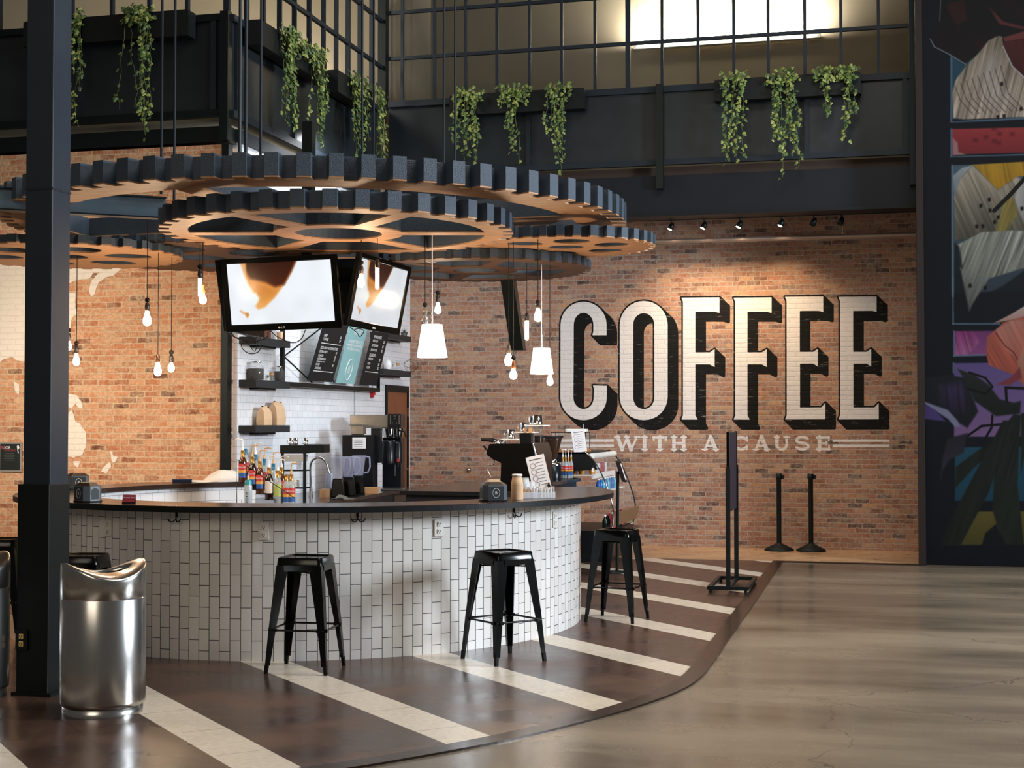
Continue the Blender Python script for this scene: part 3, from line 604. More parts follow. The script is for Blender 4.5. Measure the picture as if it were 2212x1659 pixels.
px, py = project(P_); pt = Paint(px, py, '#0f1722')
Q = lambda l, ox=1920, oy=0, k=2.592: [(ox+x/k, oy+y/k) for x, y in l]     # crop -> pixels
# panes behind the flowers
for y0, y1, c1, c2 in ((320, 665, '#2f5a70', '#26485c'), (722, 865, '#b84448', '#8e3238'), (925, 1640, '#5d7280', '#3a4652')):
    pt.fill(Q([(352, y0), (1500, y0-28), (1500, y1-28), (352, y1)]), c1, c2, soft=3)
pt.fill(Q([(365, 300), (1500, 285), (1500, 420), (365, 438)], oy=600), '#7c3f78', '#9a5590', soft=3)
pt.fill(Q([(365, 478), (1500, 465), (1500, 890), (365, 890)], oy=600), '#6a5a96', '#8a6a9a', soft=3)
pt.fill(Q([(370, 950), (1500, 930), (1500, 1250), (370, 1250)], oy=600), '#24566c', '#1e4a60', soft=3)
pt.fill(Q([(370, 1310), (1500, 1300), (1500, 1500), (370, 1500)], oy=600), '#6e6430', '#565026', soft=3)
# glowing pane edges
for pts in ([(350, 320), (350, 685), (800, 660), (1500, 635)], [(350, 715), (350, 880), (1500, 845)], [(355, 925), (358, 1660)]): pt.line(Q(pts), 2.2, '#6f8ea6', .8)
for pts in ([(360, 0), (360, 258), (620, 258)], [(365, 300), (365, 437), (540, 432)], [(362, 478), (362, 530)]): pt.line(Q(pts, oy=600), 2, '#6f8ea6', .7)
# upper dark red flower
pt.fill(Q([(280, 0), (1500, 0), (1500, 420), (760, 430), (640, 215), (420, 360), (350, 310), (260, 270), (230, 215), (270, 130)]), '#17161c', '#1d1418', soft=6)
for l, c_ in (([(330, 20), (420, 0), (440, 110), (380, 140), (330, 60)], '#3a1c1c'), ([(480, 210), (560, 250), (600, 330), (520, 320)], '#2c1616'), ([(610, 0), (757, 0), (757, 110), (680, 100)], '#20151b'), ([(640, 210), (900, 130), (1400, 60), (1400, 90), (900, 190), (650, 235)], '#7d4340'), ([(560, 40), (640, 120), (757, 150), (1000, 150), (757, 165), (620, 135)], '#6e3636')): pt.fill(Q(l), c_, soft=4)
pt.line(Q([(232, 218), (255, 262), (340, 305), (430, 360)]), 1.0, '#9fb0bd', .8)
pt.line(Q([(290, 0), (285, 115)]), 1.0, '#9aa4aa', .6)
pt.fill(Q([(632, 240), (700, 380), (760, 430), (1400, 600), (1400, 200), (900, 190)]), '#5a2626', '#3c1718', d=(1, 0), soft=3, streak=.3, sdir=(.3, 1))
# striped cream petal
pe = Q([(612, 200), (635, 205), (640, 260), (690, 370), (760, 435), (1100, 560), (1400, 640), (1000, 640), (757, 655), (420, 668), (362, 662), (355, 520), (372, 450), (440, 360), (500, 300), (560, 225)])
pt.fill(pe, '#8c8070', '#c3b3a2', soft=3, streak=.55, sdir=(-.25, 1))
pt.fill(Q([(540, 330), (600, 300), (620, 420), (680, 560), (600, 600), (520, 520), (500, 420)]), '#d6d0c6', alpha=.55, soft=40)
for k in range(9): pt.line(Q([(370+k*32, 480-k*14), (400+k*34, 560-k*4), (470+k*36, 640-k*3)]), .8, '#4a3a34', .6)
pt.line(Q([(640, 260), (690, 370), (760, 435)]), 1.2, '#e6e4de', .8)
# red pane details
pt.fill(Q([(358, 770), (385, 800), (390, 850), (430, 866), (358, 870)]), '#b98a8c', soft=4)
for x, y in ((485, 785), (545, 768), (620, 750), (590, 720), (615, 800), (590, 790), (690, 750)): pt.fill(Q([(x-12, y-10), (x+12, y-10), (x+12, y+10), (x-12, y+10)]), '#6e2229', soft=6, alpha=.8)
# window bars (navy) over the painting
for y0, y1 in ((690, 722), (885, 925)): pt.fill(Q([(200, y0), (1500, y0-35), (1500, y1-35), (200, y1)]), '#10161f', soft=4)
# lily
pt.fill(Q([(358, 985), (410, 940), (470, 925), (400, 1000), (368, 1110)]), '#b9bdc0', '#7c8a94', soft=3)
pt.fill(Q([(470, 922), (760, 905), (1400, 880), (1400, 1000), (757, 985), (715, 990), (610, 1065)]), '#c49a34', '#b58524', soft=3, streak=.25, sdir=(.2, 1))
pt.fill(Q([(400, 1000), (470, 928), (610, 1065), (715, 990), (760, 1010), (1400, 1200), (1400, 1300), (700, 1300), (370, 1345), (365, 1100)]), '#cfc1ac', '#57554a', soft=4, streak=.35, sdir=(.45, 1))
pt.fill(Q([(740, 1010), (1400, 960), (1400, 1300), (757, 1250), (700, 1110)]), '#d0ccc8', '#9a9c98', soft=6, streak=.2, sdir=(.2, 1))
pt.fill(Q([(650, 1110), (700, 1110), (720, 1200), (640, 1320), (560, 1480), (520, 1530), (600, 1290)]), '#9a8a48', '#7c7044', soft=8, streak=.4, sdir=(-.35, 1))
pt.fill(Q([(385, 1370), (520, 1300), (700, 1290), (1400, 1330), (1400, 1420), (757, 1500), (560, 1560), (478, 1660), (450, 1720), (420, 1620), (400, 1500)]), '#a5a79c', '#6b6f66', soft=4, streak=.5, sdir=(-.4, 1))
pt.fill(Q([(368, 1360), (395, 1380), (420, 1540), (440, 1660), (1400, 1660), (1400, 1520), (757, 1515), (640, 1600), (560, 1640), (440, 1745), (365, 1745)]), '#12181e', soft=5, alpha=.8)
pt.fill(Q([(400, 1500), (560, 1560), (470, 1700), (450, 1745), (425, 1620)]), '#8b8e88', '#5a5c58', soft=5, streak=.4, sdir=(-.4, 1))
pt.line(Q([(590, 1180), (680, 1090), (760, 1000), (900, 850)]), 4.5, '#1b1a18')
for x, y in ((515, 1152), (562, 1118), (566, 1178), (612, 1216), (592, 1243), (492, 1268), (526, 1266), (745, 1168), (455, 1600), (540, 1612), (632, 470), (740, 610), (610, 655), (645, 650)): pt.fill(Q([(x-9, y-8), (x+7, y-12), (x+9, y+8), (x-6, y+12)]), '#15120f', soft=3)
Qb = lambda l: Q(l, oy=600)
# pink and coral blossom
pt.fill(Qb([(372, 300), (470, 300), (510, 355), (480, 395), (440, 430), (372, 430)]), '#8f3f7a', '#b06a9c', soft=3, streak=.3, sdir=(.3, 1))
pt.fill(Qb([(585, 255), (690, 200), (757, 160), (1300, 120), (1300, 260), (757, 225)]), '#d8cfc6', '#c08f86', soft=3)
pt.fill(Qb([(545, 430), (550, 330), (600, 290), (640, 250), (757, 215), (1300, 180), (1300, 640), (757, 600), (690, 540), (560, 490)]), '#cf7b68', '#b45a4a', d=(-.4, 1), soft=3, streak=.22, sdir=(.6, 1))
pt.fill(Qb([(600, 290), (680, 240), (1300, 200), (1300, 420), (757, 460), (715, 455), (640, 390)]), '#c98878', '#bd4f44', d=(.6, 1), soft=4, streak=.15, sdir=(.5, 1))
pt.line(Qb([(600, 310), (650, 380), (700, 420), (722, 460)]), 1.2, '#6e2f2c')
pt.fill(Qb([(720, 470), (757, 380), (1300, 380), (1300, 620), (757, 620), (735, 540)]), '#c78d78', '#a86a58', soft=4)
pt.fill(Qb([(600, 600), (680, 560), (735, 500), (745, 560), (680, 600)]), '#8a3f48', soft=4)
# dark leaves and bow
pt.fill(Qb([(0, 540), (190, 560), (330, 545), (430, 560), (500, 750), (440, 840), (370, 800), (330, 740), (190, 690), (0, 700)]), '#20232a', '#1a1c26', soft=5)
pt.fill(Qb([(290, 610), (400, 590), (430, 640), (440, 760), (360, 760), (300, 700)]), '#3d3458', '#251f33', soft=20, streak=.5, sdir=(.1, 1))
pt.fill(Qb([(190, 690), (330, 740), (385, 800), (400, 835), (370, 835), (330, 790), (190, 700)]), '#8f8fb0', soft=4)
pt.fill(Qb([(190, 705), (260, 740), (320, 805), (190, 790)]), '#574886', soft=4)
pt.fill(Qb([(385, 510), (480, 545), (560, 600), (620, 680), (700, 700), (740, 690), (735, 760), (600, 775), (480, 690), (440, 600)]), '#2a302f', '#1a201e', soft=4)
pt.line(Qb([(440, 620), (540, 650), (580, 610), (540, 560), (450, 530)]), 2.4, '#12100f')
pt.line(Qb([(660, 690), (655, 615), (757, 620)]), 3, '#0f0f12'); pt.line(Qb([(420, 900), (520, 830), (640, 820)]), 2.6, '#100e16'); pt.line(Qb([(540, 900), (575, 840), (580, 770)]), 2.6, '#100e16')
pt.fill(Qb([(330, 900), (440, 870), (420, 980), (340, 1020), (300, 1080), (290, 1130), (300, 1010)]), '#2a2733', '#3a3a48', soft=5)
# bunch of stems
for l in ([(700, 760), (740, 770), (720, 1150), (757, 1500), (640, 1500), (580, 1300), (600, 900)], [(640, 800), (690, 800), (560, 1200), (400, 1500), (270, 1560), (330, 1380), (480, 1100)], [(560, 920), (600, 960), (480, 1060), (370, 1180), (375, 1060)], [(740, 760), (1300, 700), (1300, 860), (757, 1010), (740, 1100)]):
    pt.fill(Qb(l), '#1c2522', '#222a22', soft=4, streak=.35, sdir=(-.3, 1))
pt.fill(Qb([(540, 1430), (600, 1380), (660, 1500), (520, 1500)]), '#14181a', soft=4)
pt.fill(Qb([(180, 1500), (1300, 1490), (1300, 1700), (180, 1700)]), '#0f1420', soft=5)
pt.fill([(0, -300), (1990, -300), (2055, -100), (2054, 1300), (0, 1300)], '#101722', alpha=0)
struct('wall_right', MB().bb(.52, 9, YM+.012, YM+.25, 0, 9.2), M('navy_wall_paint', '#0a0e16', .8, spec=.1))
mural = grid_obj('mural_painting', P_, pt.c, attr_mat('mural_paint', rough=.55), bpy.data.objects['wall_right'], nu, nv, .30)
mural['label'] = 'painted mural of flowers behind a dark window frame'

# ------------------------------------------------------------------ the round bar
BX, BY = -4.65, 11.70
def pol(r, a, ry=None): return (BX+r*math.cos(R(a)), BY+(ry or r)*math.sin(R(a)))
bar = thing('bar_counter', 'large round bar with white vertical tiles and dark brown top', 'bar counter', (0, 0, 0))
def wall_ring(rx, ry, a0, a1, z0, z1, n, inward=False):
    me = bpy.data.meshes.new('tiled_base'); bm = bmesh.new(); uvl = bm.loops.layers.uv.new('UVMap'); prev = None; u = 0
    pts = [(BX+rx*math.cos(R(a0+(a1-a0)*i/n)), BY+ry*math.sin(R(a0+(a1-a0)*i/n))) for i in range(n+1)]
    for i in range(n):
        p, q = pts[i], pts[i+1]; L_ = math.hypot(q[0]-p[0], q[1]-p[1])
        vs = [bm.verts.new((p[0], p[1], z0)), bm.verts.new((q[0], q[1], z0)), bm.verts.new((q[0], q[1], z1)), bm.verts.new((p[0], p[1], z1))]
        f = bm.faces.new(vs); uvs = [(z0, u), (z0, u+L_), (z1, u+L_), (z1, u)]
        if inward: uvs = [(b_, a) for a, b_ in uvs]
        for l, t in zip(f.loops, uvs): l[uvl].uv = t
        f.smooth = True; u += L_
    bmesh.ops.remove_doubles(bm, verts=bm.verts, dist=1e-5); bm.to_mesh(me); bm.free(); return me
obj('tiled_base', wall_ring(2.22, 2.37, 130, 388, 0, 1.035, 130), m_tile_bar, bar)
obj('inner_tiled_wall', wall_ring(2.05, 2.05, 130, 232, 0, 1.035, 60, True), m_tile_inner, bar)
A0, A1 = 130, 392
outer = [pol(2.50, A0+(A1-A0)*i/110) for i in range(111)]; inner = [pol(2.00, A0+(A1-A0)*i/90) for i in range(91)]
obj('countertop', MB().prism(outer+inner[::-1], 1.037, 1.077), m_counter, bar, bevel=.004)
e1 = [pol(2.505, A0+(A1-A0)*i/110, 2.505) for i in range(111)]; e0 = [pol(2.49, A0+(A1-A0)*i/110) for i in range(111)]
obj('counter_edge', MB().prism(e1+e0[::-1], 1.034, 1.072), m_counter_edge, bar)
# core so the bar is a solid piece of furniture
ci = [pol(2.14, 232+(388-232)*i/60, 2.28) for i in range(61)]; cj = [pol(2.00, 232+(388-232)*i/60) for i in range(61)]
obj('inner_panel', MB().prism(ci+cj[::-1], 0, 1.034), m_black, bar)
a = 388; obj('end_panel', MB().add([pol(2.235, a, 2.385)+(0,), pol(1.9, a)+(0,), pol(1.9, a)+(1.034,), pol(2.235, a, 2.385)+(1.034,), pol(2.235, a+1, 2.385)+(0,), pol(1.9, a+1)+(0,), pol(1.9, a+1)+(1.034,), pol(2.235, a+1, 2.385)+(1.034,)], [(0, 1, 2, 3), (4, 7, 6, 5), (0, 3, 7, 4), (1, 5, 6, 2), (3, 2, 6, 7), (0, 4, 5, 1)]), m_black, bar)
def on_base(x, y, rx=2.22, ry=2.37):         # pixel -> point on the curved tiled face (with outward angle)
    d = ray(x, y); ex, ey = BX, BY; A = (d.x/rx)**2+(d.y/ry)**2; B2 = 2*((-ex)*d.x/rx**2+(-ey)*d.y/ry**2); Cc = (ex/rx)**2+(ey/ry)**2-1
    t = (-B2-math.sqrt(max(B2*B2-4*A*Cc, 0)))/(2*A); p = CAM+d*t; return p, math.atan2((p.y-ey)/ry**2, (p.x-ex)/rx**2)
m_outlet = M('off_white_outlet', '#dedad2', .4); m_slot = M('dark_slot', '#26241f', .6)
for i, (x, y, lab) in enumerate(((235, 1140, 'behind the bin'), (570, 1147, 'above the nearer stool'), (947, 1140, 'between the two front stools'), (1197, 1122, 'near the end of the bar'))):
    p, an = on_base(x, y)
    t = thing('power_outlet', 'white double power outlet on the tiled bar, '+lab, 'outlet', p, an+R(90), 'outlets along the bar')
    obj('faceplate', MB().box((0, -.006, 0), (.075, .010, .125)), m_outlet, t, bevel=.003)
    for z in (-.026, .026):
        s_ = obj('socket', MB().box((0, -.013, z), (.034, .006, .036), 0), m_outlet, t, bevel=.004)
        obj('slot', MB().box((-.007, -.0165, z+.004), (.003, .002, .012)).box((.007, -.0165, z+.004), (.003, .002, .012)).box((0, -.0165, z-.01), (.005, .002, .005)), m_slot, s_)
for i, (x, y, lab) in enumerate(((382, 1118, 'left of the nearer stool'), (772, 1118, 'between the nearer and middle stools'), (1110, 1108, 'above the middle stool'))):
    p, an = on_base(x, y)
    t = thing('bag_hook', 'black double bag hook under the bar top, '+lab, 'hook', p, an+R(90), 'bag hooks under the bar')
    h = MB().box((0, -.004, .03), (.018, .006, .05))
    for s_ in (-1, 1): h.tube([(0, -.008, .02), (0, -.012, -.012), (s_*.02, -.03, -.03), (s_*.042, -.035, -.022), (s_*.05, -.035, -.003)], .0045, 8)
    obj('hook_prongs', h, m_black, t)

# ------------------------------------------------------------------ column and bins
colm = thing('steel_column', 'dark square steel column rising past the ceiling at the left', 'column', (-4.99, 7.99, 0))
obj('shaft', MB().box((0, 0, 4.2), (.185, .205, 8.4)), m_column, colm, bevel=.006)
obj('casing', MB().box((-.005, -.01, .64), (.215, .235, 1.28)), M('black_casing', '#0a1112', .45), colm, bevel=.004)
obj('base_plate', MB().box((0, 0, .01), (.27, .29, .02)), M('black_casing'), colm)
obj('weld_band', MB().box((.001, 0, 3.09), (.190, .212, .014), 0), m_bluesteel, colm)
ol = thing('power_outlet', 'ivory double power outlet low on the steel column', 'outlet', (-5.06, 7.985-.128, .335), 0)
obj('box', MB().box((0, .002, 0), (.08, .02, .12)), M('black_casing'), ol)
for z in (-.022, .022):
    s_ = obj('socket', MB().box((0, -.010, z), (.030, .006, .032)), M('ivory_socket', '#cfae62', .5), ol, bevel=.008)
    obj('slot', MB().box((-.006, -.0145, z+.003), (.003, .003, .010)).box((.006, -.0145, z+.003), (.003, .003, .010)).box((0, -.0145, z-.009), (.004, .003, .004)), m_slot, s_)
def bin_(loc, rz, label):
    t = thing('trash_bin', label, 'trash bin', loc, rz, 'stainless steel bins')
    r = .240; n = 64
    obj('plinth', MB().lathe([(r*.94, 0), (r*.94, .05), (r*.90, .052)], n=n), m_steel, t)
    obj('body', MB().lathe([(r*.96, .052), (r*.995, .06), (r, .075), (r, .655), (r*.985, .66)], n=n), m_steel, t)
    # saddle shaped lid with an oval opening
    m = MB(); rings = []; hole = []
    def top(x, y): return .800+.068*(x/r)**2-.028*(y/r)**2
    def P3(rr, a): x, y = rr*math.cos(a), rr*math.sin(a); return (x, y)
    rad = [1.0, .997, .985, .955, .90]
    prof = []
    lo = [(r*math.cos(2*math.pi*k/n), r*math.sin(2*math.pi*k/n), .662) for k in range(n)]
    l1 = [(x*.99, y*.99, .658) for x, y, z in lo]
    rim = [(x, y, top(x, y)-.02) for x, y, z in lo]; rings = [l1, lo, rim]
    for f, dz in ((.995, -.008), (.975, 0), (.92, .004), (.80, .004)): rings.append([(x*f, y*f, top(x*f, y*f)+dz) for x, y, z in lo])
    hx, hy = .155, .085
    for f, dz in ((1.10, .006), (1.0, .0), (.97, -.012)):
        rings.append([(hx*f*math.cos(2*math.pi*k/n), hy*f*math.sin(2*math.pi*k/n), top(hx*f*math.cos(2*math.pi*k/n), hy*f*math.sin(2*math.pi*k/n))+dz) for k in range(n)])
    vs = [v for g in rings for v in g]; fs = [(i*n+k, i*n+(k+1) % n, (i+1)*n+(k+1) % n, (i+1)*n+k) for i in range(len(rings)-1) for k in range(n)]
    m.add(vs, fs, True); obj('lid', m, m_steel, t)
    obj('liner', MB().add([(x*.9*.0+hx*.98*math.cos(2*math.pi*k/24), hy*.98*math.sin(2*math.pi*k/24), z) for z in (.79, .45) for k, x in enumerate([0]*24)], [(k, (k+1) % 24, 24+(k+1) % 24, 24+k) for k in range(24)]+[tuple(range(24, 48))]), m_slot, t)
    return t
bin_((-4.325, 7.53, 0), R(48), 'brushed steel round bin with curved lid, fully in view before the bar')
bin_((-5.36, 7.75, 0), R(60), 'brushed steel round bin mostly hidden behind the dark column')

# ------------------------------------------------------------------ bar stools
def stool(label, loc, rz):
    t = thing('bar_stool', label, 'stool', loc, rz, 'black metal bar stools')
    s_ = .155; hs = .76
    m = MB(); n = 6; 
    def sq(h, z, c=.03):
        p = []
        for cx_, cy_, a0 in ((h-c, h-c, 0), (-h+c, h-c, 90), (-h+c, -h+c, 180), (h-c, -h+c, 270)):
            for k in range(5): a_ = R(a0+22.5*k); p.append((cx_+c*math.cos(a_), cy_+c*math.sin(a_), z))
        return p
    L_ = [sq(.158, hs-.055), sq(.152, hs-.006), sq(.146, hs), sq(.136, hs-.003), sq(.128, hs-.010)]
    vs = [v for l in L_ for v in l]; k_ = 20
    fs = [(i*k_+k, i*k_+(k+1) % k_, (i+1)*k_+(k+1) % k_, (i+1)*k_+k) for i in range(len(L_)-1) for k in range(k_)]; m.add(vs, fs, True)
    hole = [(.045*math.cos(R(30*k)), .011*math.sin(R(30*k))) for k in range(12)]; rim = [(p[0], p[1]) for p in sq(.128, 0)]
    m.prism(rim, hs-.013, hs-.010, [hole]); obj('seat', m, m_blackgloss, t)
    fo, fi = .215, .140
    for sx, sy in ((-1, -1), (1, -1), (1, 1), (-1, 1)):
        m = MB(); secs = []
        for z, o_, w_ in ((hs-.055, .154, .085), (hs-.10, .158, .080), (.30, .192, .050), (.09, .208, .036), (.055, .210, .034)):
            secs.append([(sx*o_, sy*o_, z), (sx*(o_-w_), sy*o_, z), (sx*(o_-w_), sy*(o_-.006), z), (sx*(o_-.006), sy*(o_-.006), z), (sx*(o_-.006), sy*(o_-w_), z), (sx*o_, sy*(o_-w_), z)])
        for a_, b_ in zip(secs, secs[1:]):
            k = 6; m.add(a_+b_, [(i, (i+1) % k, k+(i+1) % k, k+i) for i in range(k)]+[(0, 1, 2, 3), (0, 3, 4, 5), (6, 9, 8, 7), (6, 11, 10, 9)])
        lg = obj('leg', m, m_blackgloss, t)
        obj('foot', MB().hull([(sx*(.212-q), sy*(.212-p), .06) for p, q in ((0, 0), (.024, 0), (.024, .024), (0, .024))], [(sx*(.216-q), sy*(.216-p), 0) for p, q in ((0, 0), (.022, 0), (.022, .022), (0, .022))]), M('black_rubber', '#0e0e0e', .7), lg)
    m = MB()
    for z, o_ in ((.285, .188),):
        c_ = [(-o_, -o_), (o_, -o_), (o_, o_), (-o_, o_)]
        for i in range(4):
            a_, b_ = c_[i], c_[(i+1) % 4]; ctr = ((a_[0]+b_[0])/2, (a_[1]+b_[1])/2)
            m.tube([(a_[0], a_[1], z), (b_[0], b_[1], z)], .0075, 6)
            for p in (a_, b_): m.box((p[0]*.82+ctr[0]*.18, p[1]*.82+ctr[1]*.18, z), (.03, .03, .022))
    obj('footrest', m, m_blackgloss, t)
    m = MB(); m.tube([(-.150, -.150, hs-.105), (.150, .150, hs-.105)], .006, 6).tube([(-.150, .150, hs-.112), (.150, -.150, hs-.112)], .006, 6)
    for sx, sy in ((-1, 0), (1, 0), (0, -1), (0, 1)): m.box((sx*.156, sy*.156, hs-.07), (.006 if sx else .20, .006 if sy else .20, .04))
    obj('seat_brace', m, m_blackgloss, t)
    return t
stool('black metal bar stool nearest the bin, seen square on before the tiles', (-3.745, 9.15, 0), R(4))
stool('black metal bar stool turned corner on, below the far napkin box', (-2.56, 9.87, 0), R(-40))
stool('black metal bar stool beyond the right end of the tiled bar', (-2.15, 12.10, 0), R(-9))
stool('black metal bar stool half hidden behind the steel bin and column', (-5.27, 8.88, 0), R(12))
stool('black metal bar stool at the far left edge, left of the column', (-6.62, 9.95, 0), R(20))

# ------------------------------------------------------------------ hanging gears
def gear_outline(Rr, n, depth, ph=0., duty=.5, taper=.12):
    p = []
    for i in range(n):
        a = 2*math.pi*(i/n)+ph; st = 2*math.pi/n
        for f, r_ in ((0, Rr-depth), (taper*.5, Rr), (duty, Rr), (duty+taper*.5, Rr-depth)): p.append((r_*math.cos(a+f*st), r_*math.sin(a+f*st)))
    return p
def circ_pts(cx, cy, r, n=40): return [(cx+r*math.cos(2*math.pi*k/n), cy+r*math.sin(2*math.pi*k/n)) for k in range(n)]
def sector_hole(r0, r1, a0, a1, w_, n=14):
    """window between two straight spokes of half width w_, rounded at the outside"""
    p = []
    o0, o1 = math.asin(w_/r1), math.asin(min(w_/r0, .95))
    for i in range(n+1): a = a0+o0+(a1-a0-2*o0)*i/n; p.append((r1*math.cos(a), r1*math.sin(a)))
    for i in range(4+1): a = a1-o1-(a1-a0-2*o1)*i/4; p.append((r0*math.cos(a), r0*math.sin(a)))
    return p
GEARS = []
def in_poly(x, y, P):
    c = False
    for (x0, y0), (x1, y1) in zip(P, P[1:]+P[:1]):
        if (y0 > y) != (y1 > y) and x < (x1-x0)*(y-y0)/(y1-y0)+x0: c = not c
    return c
def holder(x, y, lo):       # height of the lowest gear that a cord at x, y can hang from
    for c, r_, z0, holes in sorted(GEARS, key=lambda g: g[2]):
        dx, dy = x-c[0], y-c[1]
        if z0 > lo and math.hypot(dx, dy) < r_ and not any(in_poly(dx, dy, h) for h in holes): return z0+.008
    return 3.34 if math.hypot(x-BX, y-BY) < 2.5 else 4.5
def gear(label, c, Rr, z0, th, n, depth, holes, ph=0., wires=(), wood=None):
    t = thing('hanging_gear', label, 'gear', (c[0], c[1], z0), 0, 'hanging gears over the bar')
    o = gear_outline(Rr, n, depth, ph)
    obj('gear_wheel', MB().prism(o, .012, th, holes), m_gear_dark, t)
    o2 = gear_outline(Rr-.002, n, depth, ph)
    obj('wooden_underside', MB().prism(o2, 0, .011, holes), wood or m_gear_wood, t, 'stained plywood underside')
    GEARS.append((c, Rr-depth, z0, holes))
    for a in wires: obj('hanging_wire', MB().tube([(Rr*.8*math.cos(R(a)), Rr*.8*math.sin(R(a)), th), (Rr*.8*math.cos(R(a)), Rr*.8*math.sin(R(a)), 3.7-z0)], .003, 5), m_black, t)
    return t
g1h = [sector_hole(.62, 2.22, R(90*k-3), R(90*k+87), .10, 24) for k in range(4)]
G1 = gear('largest dark gear wheel with wooden underside, topmost over the bar', (-4.655, 11.66), 2.63, 3.325, .17, 75, .115, g1h)
g2h = [circ_pts(0, 0, .34)]+[sector_hole(.50, 1.14, R(60*k+14), R(60*k+74), .075) for k in range(6)]
G2 = gear('six spoked dark gear hung lower and nearer than the largest one', (-4.06, 10.55), 1.36, 3.12, .135, 38, .08, g2h, .03, ())
def six(Rr, rot, hr=.2): return [circ_pts(0, 0, Rr*hr*1.02)]+[circ_pts(Rr*.56*math.cos(R(rot+60*k)), Rr*.56*math.sin(R(rot+60*k)), Rr*hr) for k in range(6)]
G3 = gear('small dark gear with seven round holes, rightmost of the gears', (-2.58, 12.08), .76, 3.15, .095, 34, .045, six(.76, -12), 0, ())
G4 = gear('dark gear with round holes behind the top of the steel column', (-6.83, 11.18), 1.01, 3.09, .072, 34, .055, six(1.01, 12), 0, (20, 140, 260))
G5 = gear('dark spoked gear hung low in front of the lettered brick wall', (-3.60, 12.88), 1.06, 3.06, .085, 42, .05, [circ_pts(0, 0, .22)]+[sector_hole(.38, .82, R(60*k), R(60*k+60), .06) for k in range(6)], 0, (), m_gear_wood_shaded)
q6 = atZ(440, 915-1.52*F/13.4, 3.17)
G6 = gear('dark gear with round holes tucked behind the left television', (q6.x, q6.y-.06), 1.2, 3.17, .07, 46, .05, six(1.2, 40, .19), 0, (), m_gear_wood_shaded)
G7 = gear('tiny wooden gear just above the left television', (-5.05, 12.09), .35, 3.20, .06, 22, .03, [circ_pts(-.16, 0, .10, 24), circ_pts(.16, 0, .10, 24)], 0, ())
# rods that carry the gears
def rod(x, y0px, d, label, r=.011, ztop=8.5, zb=None):
    p = atD(x, y0px, d); zb = p.z if zb is None else zb
    t = thing('hanging_rod', label, 'rod', (p.x, p.y, zb), 0, 'ceiling rods holding the gears')
    obj('rod', MB().tube([(0, 0, 0), (0, 0, ztop-zb)], r, 8), m_bluesteel, t)
    obj('coupling', MB().lathe([(r*1.8, 0), (r*1.8, .07)], (0, 0, ztop-zb-1.9 if ztop > 6 else .2), 8), m_bluesteel, t)
for x, y, d, zb, lab in ((348, 430, 11.2, 3.42, 'thin dark ceiling rod over the slanted blue beam, left of a pair'), (376, 430, 11.5, 3.42, 'thin dark ceiling rod over the slanted blue beam, right of a pair'),
                     (563, 330, 11.0, 3.49, 'thin dark rod in front of the side balcony'), (782, 335, 13.6, 3.49, 'thin dark rod left of the balcony corner ivy'),
                     (807, 335, 13.9, 3.49, 'thin dark rod in front of the inner balcony corner'), (959, 345, 13.3, 3.49, 'thin dark rod before the rear balcony, left of a pair'), (983, 350, 13.5, 3.49, 'thin dark rod before the rear balcony, right of a pair')):
    rod(x, y, d, lab, zb=zb)
def conduit(x, d, label, bend):
    p = atD(x, 300, d)
    t = thing('conduit', label, 'conduit', (p.x, p.y, 3.5), 0, 'vertical conduits at the balcony corner')
    obj('pipe', MB().tube([(0, 0, 5.2), (0, 0, .35), (bend*.3, .02, .2), (bend, .06, .0)], .016, 8), M('grey_conduit', '#2b3238', .4, .3), t)
    obj('coupling', MB().lathe([(.022, 0), (.022, .05)], (0, 0, 2.0), 10), m_steel, t)
conduit(518, 12.4, 'grey vertical conduit at the balcony corner, left of a pair', .0)
conduit(531, 12.5, 'grey vertical conduit with a bent foot at the balcony corner', .12)
# crossing beam hung under the rods, and the angled strut
a, b_ = atZ(357, 434, 3.40), atZ(-80, 408, 3.40)
bm_ = thing('hanging_beam', 'blue grey steel beam hung among the gears beside the column', 'beam', ((a.x+b_.x)/2, (a.y+b_.y)/2, 3.34))
an = math.atan2(b_.y-a.y, b_.x-a.x); L_ = (b_-a).length
obj('web', MB().box((0, 0, 0), (L_, .05, .15), an), M('blue_grey_steel', '#62788a', .4, var=.1), bm_)
obj('flange', MB().box((0, 0, .08), (L_, .10, .012), an).box((0, 0, -.08), (L_, .10, .012), an), m_bluesteel, bm_)
p0, p1 = atD(1086, 520, 14.2), atD(1120, 757, 14.6)
st = thing('angled_strut', 'black angled wooden strut hanging down before the brick wall', 'strut', p1)
d = p0-p1; w2 = .065
obj('strut_bar', MB().hull([(-w2, -w2, 0), (w2, -w2, 0), (w2, w2, 0), (-w2, w2, 0)], [(d.x-w2, d.y-w2, d.z), (d.x+w2, d.y-w2, d.z), (d.x+w2, d.y+w2, d.z), (d.x-w2, d.y+w2, d.z)]), m_black, st)

